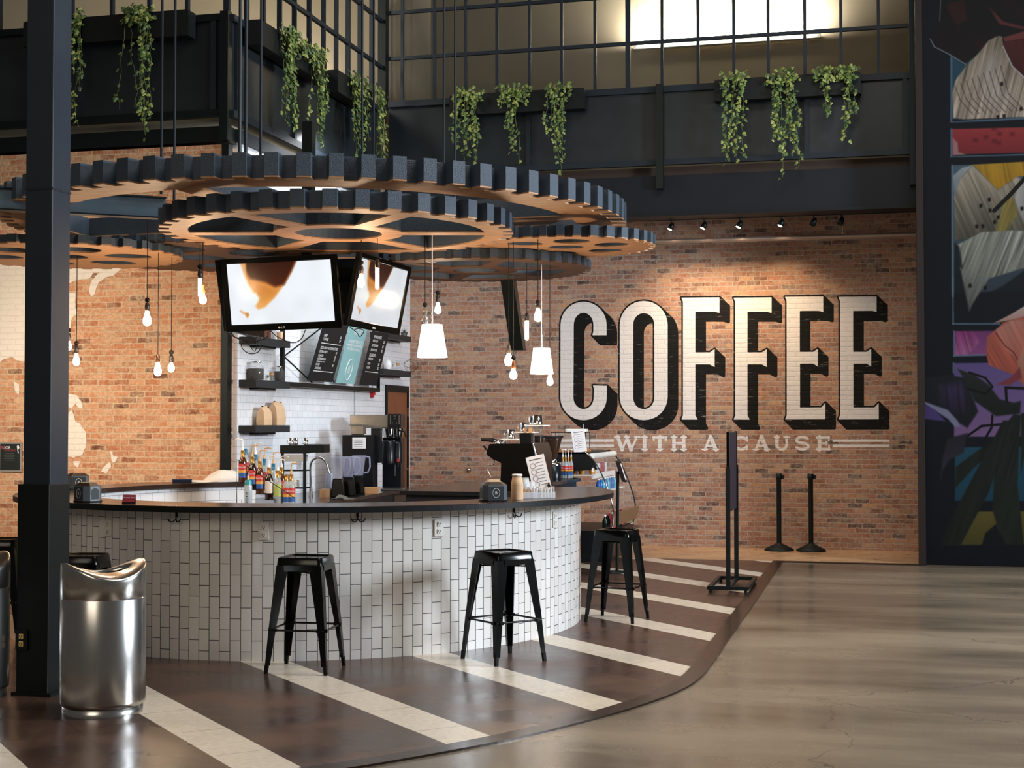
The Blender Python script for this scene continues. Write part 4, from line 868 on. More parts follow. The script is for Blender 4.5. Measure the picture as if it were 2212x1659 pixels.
# ------------------------------------------------------------------ pendant bulbs
m_bulb = M('glowing_bulb', '#fff2e0', .3, var=0, emit='#ffdfb8', es=260)
m_bulb_soft = M('glowing_filament_tube', '#ffe8cc', .3, var=0, emit='#ffc58c', es=90)
PROF = {'teardrop': [(.013, 0), (.014, -.012), (.020, -.035), (.029, -.062), (.032, -.082), (.029, -.100), (.019, -.113), (.006, -.118), (.0001, -.1185)],
 'round': [(.013, 0), (.014, -.012), (.022, -.028), (.030, -.045), (.031, -.058), (.027, -.074), (.017, -.086), (.0001, -.091)],
 'tube': [(.013, 0), (.015, -.008), (.0155, -.15), (.012, -.163), (.006, -.168), (.0001, -.169)]}
PD = {165: 12.68, 318: 12.0, 341: 12.2, 370: 12.55, 432: 11.72, 438: 11.75, 780: 11.6, 815: 11.5, 918: 12.15, 946: 13.05, 1099: 12.0, 1109: 11.95, 1138: 12.94, 1162: 11.8, 1188: 13.03, 148: 12.23}
def pendant(kind, x, ytop, ybot, ycord, label, sock='#2a2523', knob=True, lit=True, dsz=None):
    real = {'teardrop': .1185, 'round': .091, 'tube': .169}[kind]
    d = PD[x]
    p = atD(x, ytop, d); zt = holder(p.x, p.y, p.z+.1)-p.z
    t = thing('pendant_bulb', label, 'pendant light', p, 0, 'bare pendant bulbs under the gears')
    k = (ybot-ytop)*d/F/real
    obj('bulb', MB().lathe([(r_*k, z*k) for r_, z in PROF[kind]], n=20), (m_bulb if kind != 'tube' else m_bulb_soft) if lit else m_glass, t, None if lit else 'unlit clear glass globe')
    if not lit: obj('filament', MB().tube([(-.006, 0, -.02), (-.010, 0, -.06), (0, 0, -.05), (.010, 0, -.06), (.006, 0, -.02)], .0012, 5), m_brass, t)
    obj('socket', MB().lathe([(.0135, -.004), (.0195, 0), (.0195, .045), (.016, .05), (.016, .062), (.006, .066)], n=16), M('socket_'+sock, sock, .35, .15), t)
    if knob: kn = obj('dimmer_knob', MB().lathe([(.0001, -.006), (.019, -.006), (.021, 0), (.019, .006), (.0001, .006)], n=16).mesh('dimmer_knob'), m_cord, t); kn.rotation_euler = (R(90), 0, R(14)); kn.location = (0, 0, .088)
    obj('cord', MB().tube([(0, 0, .06), (0, 0, zt)], .0032, 6), m_cord, t)
for a in (('teardrop', 165, 763, 790, 575, 'bulb pendant hanging just right of the steel column'),
          ('teardrop', 318, 671, 704, 550, 'higher of the three bulb pendants before the left brick wall'),
          ('teardrop', 341, 782, 812, 572, 'lowest teardrop bulb pendant before the left brick wall', '#5a3b26', False),
          ('round', 370, 783, 804, 572, 'small round bulb pendant right of the lowest teardrop one'),
          ('tube', 432, 600, 642, 530, 'glowing tube bulb pendant left of the large television'),
          ('round', 438, 633, 657, 530, 'round bulb pendant overlapping the tube one by the television', '#a8743c', False),
          ('teardrop', 780, 591, 621, 545, 'teardrop bulb pendant before the left edge of the right television'),
          ('tube', 815, 578, 625, 540, 'glowing tube bulb pendant before the right television', '#4a3424', False),
          ('round', 918, 681, 703, 530, 'unlit clear round bulb pendant above the nearer white shade', '#6a605a', True, False),
          ('teardrop', 946, 653, 678, 540, 'teardrop bulb pendant right of the nearer white lampshade'),
          ('round', 1099, 763, 791, 540, 'round bulb pendant below the angled black strut', '#4a4038', False),
          ('round', 1109, 796, 820, 540, 'lowest round bulb pendant beside the farther white lampshade', '#7a4a28'),
          ('tube', 1138, 692, 735, 540, 'glowing tube bulb pendant right of the black strut', '#3a302b', False),
          ('teardrop', 1162, 665, 695, 535, 'teardrop bulb pendant above the farther white lampshade', '#3a302b', False),
          ('teardrop', 1188, 807, 833, 545, 'teardrop bulb pendant right of the farther white lampshade', '#7a6a62'),
          ('round', 148, 736, 757, 575, 'bulb pendant peeking out from behind the steel column')):
    pendant(*a)
def shade(x, ytop, ybot, wt, wb, ycord, d, label):
    p = atD(x, ytop, d); k = d/F; h = (ybot-ytop)*k
    t = thing('shaded_pendant', label, 'pendant light', p, 0, 'white shaded pendants over the bar')
    obj('lamp_shade', MB().lathe([(wb*k/2, -h), (wt*k/2, 0), (.02, 0), (.02, -.004), (wt*k/2-.004, -.004), (wb*k/2-.004, -h), (wb*k/2, -h)], n=40), M('glowing_white_shade', '#ffffff', .6, var=0, emit='#fff3e4', es=2.6), t)
    obj('lamp_bulb', MB().sphere((0, 0, -h*.55), .035), m_bulb, t)
    obj('stem', MB().tube([(0, 0, 0), (0, 0, .12)], .008, 8), m_steel, t)
    obj('cord', MB().tube([(0, 0, .12), (0, 0, holder(p.x, p.y, p.z+.1)-p.z)], .0045, 6), m_whitecord, t)
shade(933.5, 701, 772, 44, 66, 508, 12.1, 'white tapered lampshade pendant on a pale cord, the nearer one')
shade(1170, 752, 808, 36, 51, 556, 13.0, 'white tapered lampshade pendant over the espresso machine, the farther one')

# ------------------------------------------------------------------ televisions
def tv(pos, yaw, tilt, roll, label, screen, scr_e, px_map=None):
    n = Vector((math.sin(yaw)*math.cos(tilt), -math.cos(yaw)*math.cos(tilt), -math.sin(tilt))); rt = Vector((math.cos(yaw), math.sin(yaw), 0)); up = rt.cross(-n).normalized()
    a = rt*math.cos(roll)+up*math.sin(roll); b_ = -rt*math.sin(roll)+up*math.cos(roll)
    Mx = Matrix(((a.x, b_.x, n.x, pos[0]), (a.y, b_.y, n.y, pos[1]), (a.z, b_.z, n.z, pos[2]), (0, 0, 0, 1)))
    t = bpy.data.objects.new('television', None); C.objects.link(t); t.matrix_world = Mx; tag(t, label, 'television', 'televisions over the bar')
    W, H_, w_, h_ = .51, .31, .455, .262
    o, i_ = [(-W, -H_), (W, -H_), (W, H_), (-W, H_)], [(-w_, -h_+.012), (w_, -h_+.012), (w_, h_+.008), (-w_, h_+.008)]
    obj('bezel', MB().prism(o, -.035, .004, [i_]), m_blackgloss, t, bevel=.004)
    obj('back_cover', MB().hull([(-W*.97, -H_*.97, -.035), (W*.97, -H_*.97, -.035), (W*.97, H_*.97, -.035), (-W*.97, H_*.97, -.035)], [(-W*.75, -H_*.7, -.085), (W*.75, -H_*.7, -.085), (W*.75, H_*.7, -.085), (-W*.75, H_*.7, -.085)]), m_black, t)
    if screen:
        nu, nv = 150, 90; u, v = np.meshgrid(np.linspace(0, 1, nu), np.linspace(0, 1, nv)); u_, v_ = u.ravel(), v.ravel()
        # picture measured on the large screen: x 0..100, y 0..60 (down)
        X_ = u_*100; Y_ = (1-v_)*60; c = Paint(X_, Y_, '#e9eef4')
        nzz = (vnoise(X_/14, Y_/14, 2)-.5)
        c.c = c.c*(1+.05*nzz[:, None])
        c.fill([(12, -6), (70, -6), (62, 10), (54, 22), (44, 34), (34, 43), (27, 45), (24, 41), (28, 36), (25, 29), (20, 22), (17, 12), (15, 4)], '#c06a20', '#e8a85a', soft=2.5)
        c.fill([(18, -8), (71, -8), (62, 9), (54, 22), (45, 24), (36, 19), (22, 15), (17, 6)], '#240803', '#4a1606', soft=3.5)
        c.fill([(20, 19), (36, 23), (46, 28), (42, 34), (33, 40), (25, 31)], '#b8651c', '#dd9344', soft=5, alpha=.7)
        c.fill([(13, -3), (19, -3), (18, 14), (22, 28), (19, 22), (15, 8)], '#e8b070', '#f0cfa0', soft=2, alpha=.8)
        c.fill([(19, 31), (26, 29), (29, 34), (25, 41), (20, 40)], '#e6f0f0', soft=3)
        c.line([(10, 46), (13, 48), (16, 49)], .9, '#e0b08a'); c.fill([(14, 48), (17, 47.5), (18, 50), (16, 53), (14.5, 51)], '#cd8a3c', soft=1.5)
        c.c = np.clip(c.c, 0, 1)
        pts = np.stack([(u_*2-1)*w_, (v_*2-1)*h_+.004, np.full(u_.size, -.004)], 1)
        grid_obj('screen', pts, c.c, attr_mat('screen_picture', scr_e, .25), t, nu, nv)
    else: obj('screen', MB().box((0, 0, -.006), (2*w_, 2*h_, .004)), M('dark_screen', '#060708', .1), t)
    text('LG', .026, Matrix.Translation((.0, -H_+.024, .005)), M('silver_print', '#b9b9b9', .4), t)
    obj('logo_dot', MB().lathe([(.0001, .004), (.010, .004), (.010, .0055), (.0001, .0055)], (-.032, -H_+.024, 0), 14), M('silver_print'), t)
    return t
tv((-4.88, 11.343, 2.744), R(4.6), R(10.0), R(1.6), 'large television facing out, showing a white and brown close-up', True, 1.05)
tv((-4.158, 11.809, 2.753), R(83.1), R(10.7), R(-1.4), 'television turned right, seen obliquely, its glass catching a lamp', True, .85)
tv((-5.53, 11.93, 2.744), R(-84), R(8), 0, 'television seen edge on, left of the large lit one', True, .8)
tv((-4.95, 12.42, 2.84), R(180), R(9), 0, 'television facing away towards the tiled wall', False, 0)
mt = thing('television_mount', 'black ceiling post with brackets joining the four televisions', 'mount', (-4.85, 11.88, 2.60))
obj('post', MB().box((0, 0, .95), (.09, .09, 1.5)), m_black, mt)
obj('bracket', MB().box((0, 0, .30), (1.2, .05, .05)).box((0, 0, .30), (.05, .9, .05)).box((0, 0, .20), (.5, .4, .03)), m_black, mt)
def cable(pts, label, mat=m_cord, r=.004):
    o = obj('cable', MB().tube(catmull(pts, 6), r, 6), mat); tag(o, label, 'cable', 'loose cables around the televisions'); return o
def pl(l, d): return [tuple(atD(x, y, d)) for x, y in l]
cable(pl([(498, 717), (504, 727), (520, 733), (523, 752), (540, 764), (560, 758), (563, 735), (556, 718)], 12.35), 'black cable looping down below the left corner of the large television')
cable(pl([(500, 718), (512, 731), (545, 738), (575, 730), (579, 716)], 12.4), 'black cable sagging close under the large television')
cable(pl([(584, 714), (600, 728), (630, 740), (650, 733), (660, 712)], 12.4), 'black cable drooping under the middle of the large television')
cable(pl([(528, 737), (538, 745), (550, 759), (556, 740), (553, 728)], 12.42), 'thin black cable hanging inside the larger cable loop')
cable(pl([(755, 706), (770, 718), (778, 727), (786, 715), (776, 710), (765, 712)], 12.5), 'black cable bunched below the turned television')
cable(pl([(902, 540), (905, 553), (925, 566), (940, 566), (955, 555), (962, 538)], 12.6), 'pale cable sagging under the spoked gear', m_whitecord, .004)
cable(pl([(832, 566), (848, 552), (858, 541), (875, 538)], 12.7), 'pale cable rising from the turned television', m_whitecord, .004)

# ------------------------------------------------------------------ track lights over the lettering
m_spotglow = M('lit_spot_lens', '#fff4dc', .3, var=0, emit='#ffe0a8', es=40)
rail = thing('track_rail', 'thin black lighting track under the rear beam', 'light track', (0, 0, 0))
ra, rb = atY(1400, 462, 18.62), atY(1980, 441, 18.62)
obj('rail', strip_box(MB(), (ra.x, 18.62), (rb.x, 18.62), 4.27, 4.30, .04), m_black, rail)
for i, (x, y, lit) in enumerate(((1450, 474, 1), (1521, 473, 1), (1598, 472, 1), (1688, 466, 1), (1758, 462, 0), (1817, 459, 0))):
    p = atY(x, y, 18.66); p.z = 4.20
    t = thing('track_spotlight', ('lit' if lit else 'unlit')+' black track spotlight, '+('leftmost of the lit ones', 'second from the left', 'third from the left', 'last lit one before the dark pair', 'nearer to the lit ones', 'farthest right of all')[i], 'spotlight', p, 0, 'track spotlights over the lettering')
    obj('arm', MB().tube([(0, 0, .03), (0, -.02, .08)], .009, 8), m_black, t)
    hd = obj('spot_head', MB().lathe([(.018, .05), (.03, .03), (.042, -.05), (.036, -.05), (.02, -.02)], n=16), m_black, t); hd.rotation_euler = (R(-16), R(24), 0)
    if lit:
        ln = obj('lens', MB().lathe([(.0001, -.038), (.034, -.038), (.034, -.044), (.0001, -.044)], n=16), m_spotglow, hd)
        l = bpy.data.lights.new('spot', 'SPOT'); l.energy = 75; l.color = (1, .74, .46); l.spot_size = R(100); l.spot_blend = .9; l.shadow_soft_size = .04
        o = bpy.data.objects.new('spot', l); C.objects.link(o); o.parent = t; o.location = (-.01, .03, -.075)
        o.rotation_euler = (R(24), 0, 0)

# ------------------------------------------------------------------ white painted map patches and poster on the left brick wall
wall_left = bpy.data.objects['wall_left']
def lp(x, y, d=.004): p = atY(x, y, YL); return Vector((p.x, YL-d, p.z))
def zl(x, y): return (x/2.634, 520+y/2.634)
def jag(poly, amp=2.2):
    out = []
    for a, b_ in zip(poly, poly[1:]+poly[:1]):
        n = max(1, int(math.hypot(b_[0]-a[0], b_[1]-a[1])/14))
        for k in range(n):
            t = k/n; out.append((a[0]+(b_[0]-a[0])*t+random.uniform(-amp, amp), a[1]+(b_[1]-a[1])*t+random.uniform(-amp, amp)))
    return out
m_map = M('cream_wall_paint', '#efe4d6', .8, var=.07, scale=12, bump=.5)
for poly in ([(-400, 90), (270, 90), (270, 690), (200, 700), (150, 690), (95, 680), (70, 660), (20, 675), (-60, 740), (-400, 760)],
             [(280, 100), (690, 100), (690, 165), (640, 200), (600, 210), (560, 240), (540, 300), (520, 320), (508, 290), (515, 240), (545, 200), (570, 180), (530, 185), (510, 215), (440, 225), (400, 240), (280, 260)],
             [(385, 295), (430, 300), (428, 380), (445, 410), (410, 440), (400, 510), (385, 515)],
             [(380, 868), (440, 880), (470, 930), (470, 955), (450, 955), (430, 925), (410, 955), (380, 940)],
             [(380, 990), (405, 960), (425, 990), (430, 1030), (455, 1040), (490, 1090), (492, 1160), (470, 1220), (420, 1235), (380, 1225)],
             [(415, 1255), (460, 1255), (445, 1295), (425, 1280)],
             [(628, 1190), (645, 1220), (672, 1230), (655, 1260), (640, 1265), (632, 1230)], [(625, 1258), (635, 1285), (605, 1325), (578, 1315), (580, 1300), (610, 1270)],
             [(80, 800), (110, 820), (110, 880), (85, 850)]):
    pj = jag(poly); pts = [lp(*zl(*p)) for p in pj]; tri = tessellate_polygon([[Vector((a, -b_, 0)) for a, b_ in pj]])
    obj('painted_map_patch', MB().add(pts, [tuple(t) for t in tri]), m_brick_map, wall_left, 'white painted patch of a wall map')
pa, pb_ = lp(1, 955), lp(48, 1019); W_ = .22
po = thing('poster', 'dark framed FOR THAILAND poster on the brick at the far left', 'poster', ((pa.x+pb_.x)/2, YL-.012, (pa.z+pb_.z)/2))
hw, hh = abs(pb_.x-pa.x)/2, abs(pa.z-pb_.z)/2
obj('frame', MB().box((0, 0, 0), (2*hw, .02, 2*hh)), M('grey_frame', '#8f8b86', .6), po)
sheet = obj('poster_sheet', MB().box((0, -.011, 0), (2*hw-.03, .004, 2*hh-.035)), M('dark_poster', '#1c2322', .6), po)
FX = lambda x, y, z: frame((x, y, z), (1, 0, 0), (0, 0, 1))
text('FOR', .045, FX(-.035, -.0135, hh-.06), m_paper, po); text('THAILAND', .030, FX(.0, -.0135, hh-.088), M('crimson_print', '#a02c40', .6), po)
text('\u2665', .035, FX(-.085, -.0135, hh-.06), M('crimson_print'), po)
for k in range(5): obj('text_line', MB().box((-.01, -.0135, hh-.12-.018*k), (.13 if k % 2 else .11, .001, .003)), M('grey_print', '#5a605e', .6), po)
obj('country_shape', MB().hull([(hw-.05, -.0138, hh-.04), (hw-.03, -.0138, hh-.03), (hw-.02, -.0138, hh-.06), (hw-.035, -.0138, hh-.08), (hw-.025, -.0138, hh-.12), (hw-.04, -.0138, hh-.105), (hw-.045, -.0138, hh-.07)], [(hw-.05, -.013, hh-.04), (hw-.03, -.013, hh-.03), (hw-.02, -.013, hh-.06), (hw-.035, -.013, hh-.08), (hw-.025, -.013, hh-.12), (hw-.04, -.013, hh-.105), (hw-.045, -.013, hh-.07)]), m_paper, po)

# ------------------------------------------------------------------ stands on the floor
ps = thing('poster_stand', 'tall black poster stand seen edge on, with a square tube base', 'sign stand', (-1.44, 14.74, 0))
bw, bl_ = .20, .50
obj('base_frame', MB().bb(-bw, bw, -bl_, -bl_+.035, .03, .065).bb(-bw, bw, bl_-.035, bl_, .03, .065).bb(-bw, -bw+.035, -bl_+.035, bl_-.035, .03, .065).bb(bw-.035, bw, -bl_+.035, bl_-.035, .03, .065).bb(-.02, .02, -bl_+.035, bl_-.035, .032, .06), m_black, ps)
for x in (-bw+.03, bw-.03):
    for y in (-bl_+.02, bl_-.02): obj('foot', MB().box((x, y, .015), (.03, .03, .03)), m_cord, ps)
for y in (-.44, .40): obj('post', MB().box((0, y, .63), (.042, .042, 1.19)), m_black, ps)
obj('sign_board', MB().box((0, -.02, 1.17), (.012, .80, .78)), M('mauve_board', '#2c2830', .5), ps)
for y in (-.43, .39): obj('board_frame', MB().box((0, y, 1.17), (.026, .026, .80)), m_blackgloss, ps)
def stanchion(x, ly, label):
    t = thing('belt_stanchion', label, 'stanchion', (x, 19.20, 0), 0, 'belt stanchions by the brick wall')
    obj('base', MB().lathe([(.19, 0), (.19, .018), (.13, .05), (.05, .085), (.04, .10)], n=28), M('black_rubber_base', '#0d1011', .6), t)
    obj('post', MB().lathe([(.031, .09), (.031, .93), (.034, .94)], n=16), m_black, t)
    obj('belt_head', MB().lathe([(.040, .93), (.042, .935), (.042, .995), (.036, 1.0)], n=16).box((.05, 0, .955), (.03, .03, .05)), m_black, t)
stanchion(atZ(1683, 1176, 0).x*19.2/atZ(1683, 1176, 0).y, 0, 'black belt stanchion by the brick wall, nearer the poster stand')
stanchion(atZ(1752, 1178, 0).x*19.2/atZ(1752, 1178, 0).y, 0, 'black belt stanchion by the brick wall, nearer the mural')
p = atZ(1333, 1237, 0)
ts = thing('sign_stand', 'slim black floor stand holding a tilted white menu card', 'sign stand', p)
obj('base', MB().lathe([(.13, 0), (.13, .015), (.03, .025)], n=24), m_black, ts)
obj('pole', MB().tube([(0, 0, .02), (.01, 0, 1.12)], .018, 10), m_black, ts)
hd = obj('card_frame', MB().box((0, 0, 0), (.022, .24, .24)), M('dark_wood_frame', '#2c211c', .5), ts); hd.location = (.05, 0, 1.12); hd.rotation_euler = (0, R(-18), R(20))
obj('card', MB().box((.013, 0, 0), (.004, .19, .20)), m_paper, hd)
obj('card', MB().box((0, -.122, 0), (.010, .004, .19)), m_paper, hd)

# ------------------------------------------------------------------ wall shelves, door, menu boards on the tiled wall
XF = atY(553, 822, 13.85).x; yL1 = atX(627, 830, XF).y
def shelf(y0, y1, ztop, label, th=.075):
    t = thing('wall_shelf', label, 'shelf', (X0, y0, ztop-th), 0, 'black floating shelves on the tiled wall')
    obj('board', MB().bb(0.001, XF-X0, 0, y1-y0, 0, th), M('charcoal_shelf', '#2b2e31', .5, var=.15), t, bevel=.003)
    obj('wall_bracket', MB().bb(0.001, .10, (y1-y0)*.3, (y1-y0)*.8, -.02, 0), m_black, t)
    return ztop
zs1 = atY(535, 727, 13.85).z; zs2 = atY(535, 820, 13.85).z; zs3 = atY(535, 919, 13.85).z
shelf(13.85, yL1, zs1, 'black wall shelf just below the large television'); shelf(13.85, yL1, zs2, 'black wall shelf carrying the glass bean jars'); shelf(13.85, yL1, zs3, 'black wall shelf carrying two paper coffee bags')
yR1 = atX(894, 815, XF).y; zr1 = atX(894, 735, XF).z+.0; zr2 = atX(894, 808, XF).z
shelf(yR1-1.25, yR1-.12, zr1+.04, 'black wall shelf right of the menu boards, upper one'); shelf(yR1-1.25, yR1-.12, zr2+.03, 'black wall shelf above the brown door')
ws1 = thing('wall_shelf', '', 'shelf'); bpy.data.objects.remove(ws1)
m_bean = M('coffee_beans', '#2c1a10', .6, var=.5, scale=120, bump=1)
m_jarglass = M('jar_glass', '#8d9698', .05, var=0, alpha=.16, spec=1.)
def jar(p, r, h, fill, label):
    t = thing('glass_jar', label, 'jar', p, 0, 'bean jars on the shelf')
    obj('jar_body', MB().lathe([(r*.9, 0), (r, .01), (r, h*.72), (r*.62, h*.86), (r*.6, h*.95)], n=24), m_jarglass, t)
    obj('coffee_beans', MB().lathe([(r*.93, .006), (r*.95, .012), (r*.95, h*fill), (.0001, h*fill+.004)], n=24), m_bean, t)
    obj('lid', MB().lathe([(r*.66, h*.93), (r*.68, h), (.0001, h+.004)], n=24), m_steel, t)
sx = X0+.09
def onshelf(x, z, X_=sx): q = atX(x, 800, X_); return (X_, q.y, z+.001)
jar(onshelf(553, zs2), .085, .195, .62, 'large round glass jar of coffee beans on the jar shelf')
jar(onshelf(603, zs2), .055, .17, .66, 'smaller glass jar of dark beans at the shelf end')
cq = onshelf(586, zs2, sx+.03); t = thing('pour_over_carafe', 'hourglass glass carafe with a wooden collar between the jars', 'carafe', cq)
obj('carafe', MB().lathe([(.042, 0), (.046, .01), (.014, .075), (.036, .115)], n=20), m_jarglass, t); obj('wooden_collar', MB().lathe([(.024, .062), (.02, .075), (.024, .088)], n=16), M('pale_wood', '#b98a55', .6), t)
def tiny_plant(p, label, r=.03, pot='#e8e6e2'):
    t = thing('potted_plant', label, 'plant', p)
    obj('pot', MB().lathe([(r*.7, 0), (r, r*1.2), (r*.9, r*1.2), (.0001, r*1.1)], n=14), M('pot_'+pot, pot, .5), t)
    m = MB()
    for k in range(26):
        a = random.uniform(0, 6.28); e = random.uniform(.3, 1.4); L_ = r*random.uniform(1.2, 2.2); dx, dy, dz = math.cos(a)*math.cos(e)*L_, math.sin(a)*math.cos(e)*L_, math.sin(e)*L_
        w_ = .006; m.add([(-dy*w_/L_, dx*w_/L_, r*1.15), (dy*w_/L_, -dx*w_/L_, r*1.15), (dx, dy, r*1.15+dz)], [(0, 1, 2)])
    obj('leaves', m, M('small_leaf_green', '#3f5a3a', .6), t)
tiny_plant(onshelf(577, zs2, sx-.02), 'tiny potted succulent behind the glass carafe', .028)
def bag(x, w_, h, label, z):
    y = atX(x, 900, sx).y; t = thing('coffee_bag', label, 'paper bag', (sx+.01, y, z+.001), 0, 'kraft coffee bags on the shelf'); d_ = w_*.45
    secs = [(1, 1, 0), (1.04, 1.05, h*.3), (.98, .85, h*.7), (.92, .28, h*.88), (.8, .08, h)]
    m = MB(); L_ = [[(-d_/2*sy, -w_/2*s_, z_), (d_/2*sy, -w_/2*s_, z_), (d_/2*sy*1.15, 0, z_), (d_/2*sy, w_/2*s_, z_), (-d_/2*sy, w_/2*s_, z_)] for s_, sy, z_ in secs]
    vs = [v for l in L_ for v in l]; m.add(vs, [(i*5+k, i*5+(k+1) % 5, i*5+5+(k+1) % 5, i*5+5+k) for i in range(4) for k in range(5)]+[(4, 3, 2, 1, 0), (20, 21, 22, 23, 24)])
    o = obj('bag_body', m, m_kraft, t, bevel=.004)
    obj('clip', MB().box((.01, -w_*.36, h-.005), (.012, .02, .012)), m_cord, t); obj('clip', MB().box((.01, w_*.36, h-.012), (.012, .02, .012)), m_cord, t)
bag(569, .20, .205, 'shorter kraft coffee bag leaning at the left of the lower shelf', zs3); bag(596, .24, .26, 'taller kraft coffee bag on the lower shelf', zs3)
# objects on the shelf just under the television
cq = onshelf(562, zs1); t = thing('wooden_crate', 'brown crate on the top shelf beneath the television', 'crate', cq); obj('crate_body', MB().bb(-.07, .07, -.16, .12, 0, .13), M('reddish_wood', '#5a3428', .6), t, bevel=.004); obj('crate_rim', MB().bb(-.074, .074, -.165, .125, .11, .122), M('reddish_wood'), t)
cq = onshelf(583, zs1); t = thing('glass_tumbler', 'clear glass on the top shelf under the television', 'glass', cq); obj('glass_body', MB().lathe([(.03, 0), (.036, .10), (.033, .10), (.028, .006), (.0001, .006)], n=16), m_jarglass, t)
cq = onshelf(604, zs1); t = thing('paper_cup', 'tan paper cup at the end of the top shelf', 'cup', cq); obj('cup_body', MB().lathe([(.028, 0), (.038, .10), (.035, .10), (.026, .006), (.0001, .006)], n=16), m_kraft, t)
# right shelves
cq = (X0+.09, atX(838, 790, X0+.09).y, zr2+.031); t = thing('white_vase', 'small white oval vase on the shelf above the door', 'vase', cq); obj('vase_body', MB().lathe([(.03, 0), (.05, .05), (.045, .10), (.02, .14), (.015, .14)], n=20), m_white, t)
t = thing('glass_carafe', 'clear carafe with wooden collar beside the wire ornament', 'carafe', (X0+.09, cq[1]+.42, zr2+.031)); obj('carafe', MB().lathe([(.05, 0), (.055, .012), (.018, .09), (.045, .14)], n=20), m_jarglass, t); obj('wooden_collar', MB().lathe([(.028, .075), (.024, .09), (.028, .105)], n=16), M('pale_wood'), t)
t = thing('wire_ornament', 'tangle of black wire triangles on the shelf above the door', 'ornament', (X0+.10, cq[1]+.95, zr2+.13)); m = MB()
vtx = [Vector((math.cos(k*2.4)*math.sqrt(1-(1-2*(k+.5)/14)**2), math.sin(k*2.4)*math.sqrt(1-(1-2*(k+.5)/14)**2), 1-2*(k+.5)/14)) for k in range(14)]
for i, a in enumerate(vtx):
    for b_ in vtx[i+1:]:
        if (a-b_).length < 1.05: m.tube([(a.x*.09, a.y*.22, a.z*.10), (b_.x*.09, b_.y*.22, b_.z*.10)], .002, 4)
obj('wire_frame', m, m_black, t)
tiny_plant((X0+.10, atX(873, 715, X0+.10).y, zr1+.041), 'dark leafy plant on the upper right shelf', .05, '#3a4038')
# door in the tiled wall
dz = atX(855, 833, X0).z; dy0, dy1 = atX(831, 900, X0).y, atX(880, 900, X0).y
dr = bpy.data.objects.new('door_1', None); C.objects.link(dr); dr['kind'] = 'structure'
obj('door_frame', MB().bb(X0-.02, X0+.025, dy0, dy0+.06, 0, dz).bb(X0-.02, X0+.025, dy1-.06, dy1, 0, dz).bb(X0-.02, X0+.025, dy0+.06, dy1-.06, dz-.09, dz), m_black, dr)
obj('door_leaf', MB().bb(X0-.01, X0+.012, dy0+.06, dy1-.06, 0, dz-.09), m_door_wood, dr)
obj('door_handle', MB().tube([(X0+.01, dy1-.12, 1.02), (X0+.05, dy1-.12, 1.02), (X0+.05, dy1-.22, 1.02)], .009, 8), m_steel, dr)
obj('hinge', MB().bb(X0+.02, X0+.035, dy1-.065, dy1-.05, 1.75, 1.87), m_steel, dr)
q = atX(806, 843, X0+.03); t = thing('fire_alarm', 'small red alarm fixture on the white tiles left of the door', 'alarm', (X0+.001, q.y, q.z-.035)); obj('alarm_body', MB().bb(0, .05, -.04, .04, -.06, .05), M('alarm_red', '#c62028', .35), t, bevel=.01); obj('strobe', MB().bb(.05, .06, -.03, .03, -.06, -.03), m_paper, t)
t = tag(obj('black_cable', MB().tube([(X0+.012, atX(764, 900, X0).y, 2.15), (X0+.012, atX(764, 900, X0).y+.01, 1.75), (X0+.014, atX(765, 900, X0).y+.02, 1.40)], .004, 6), m_cord), 'thin black cord running down the tiles from the menu frame', 'cord')
# menu frame and its three boards
mf = thing('menu_truss', 'black steel menu frame on the white tiled wall', 'frame', (X0+.10, 0, 0))
fb = lambda x, y: atX(x, y, X0+.10)
A_, B2_, Cc_ = fb(610, 722), fb(610, 832), fb(818, 835)
zb_ = fb(610, 828).z; zt_ = zb_+1.0
m = MB().bb(-.02, .02, A_.y-.02, A_.y+.025, zb_, zt_).bb(-.10, .02, A_.y-.02, Cc_.y, zb_-.03, zb_+.02).bb(-.02, .02, Cc_.y-.03, Cc_.y, zb_, zt_).bb(-.02, .02, A_.y, Cc_.y, zt_-.03, zt_)
obj('frame_bars', m, m_black, mf)
zm = fb(612, 770).z
def fbr(x, y): q = fb(x, y); return (0, q.y, q.z)
for a, b_ in (((613, 770), (697, 706)), ((613, 770), (674, 826)), ((722, 826), (700, 790)), ((690, 782), (748, 720))): obj('brace', MB().tube([fbr(*a), fbr(*b_)], .009, 6), m_black, mf)
def board(bl, br_, tl, col, name, label):
    b0, b1 = atX(*bl, X0+.12), atX(*br_, X0+.12); top = atY(tl[0], tl[1], b0.y); sh_ = top-b0
    t = thing('menu_board', label, 'menu board', b0, 0, 'menu boards in the steel frame'); wv = Vector((0, b1.y-b0.y, 0)); nn = wv.cross(sh_).normalized()*.012
    P4 = [Vector((0, 0, 0)), wv, wv+sh_, sh_]
    obj('board', MB().hull([p_-nn for p_ in P4], [p_+nn*0 for p_ in P4]) if nn.x > 0 else MB().hull([p_+nn for p_ in P4], P4), M(name, col, .55), t)
    sgn = 1 if nn.x > 0 else -1; off_ = nn*sgn*.12
    return t, wv, sh_, off_
m_chalk = M('white_print', '#dedede', .6)
def rows(t, wv, sh_, off_, rr):
    W_ = wv.length; fx = wv.normalized(); fy = sh_.normalized(); L_ = sh_.length
    for r_ in rr:
        v, kind = r_[0], r_[1]; base = sh_*v+off_
        if kind == 'line': o = base+wv*.5; m = MB(); m.flat([o-wv*.40, o+wv*.40, o+wv*.40+fy*.008, o-wv*.40+fy*.008], off_*.3); obj('rule_line', m, m_chalk, t)
        else: text(kind, r_[2], frame(base+wv*r_[3], fx, fy), r_[4] if len(r_) > 4 else m_chalk, t, align='LEFT' if r_[3] < .3 else 'CENTER', sx=r_[5] if len(r_) > 5 else 1)
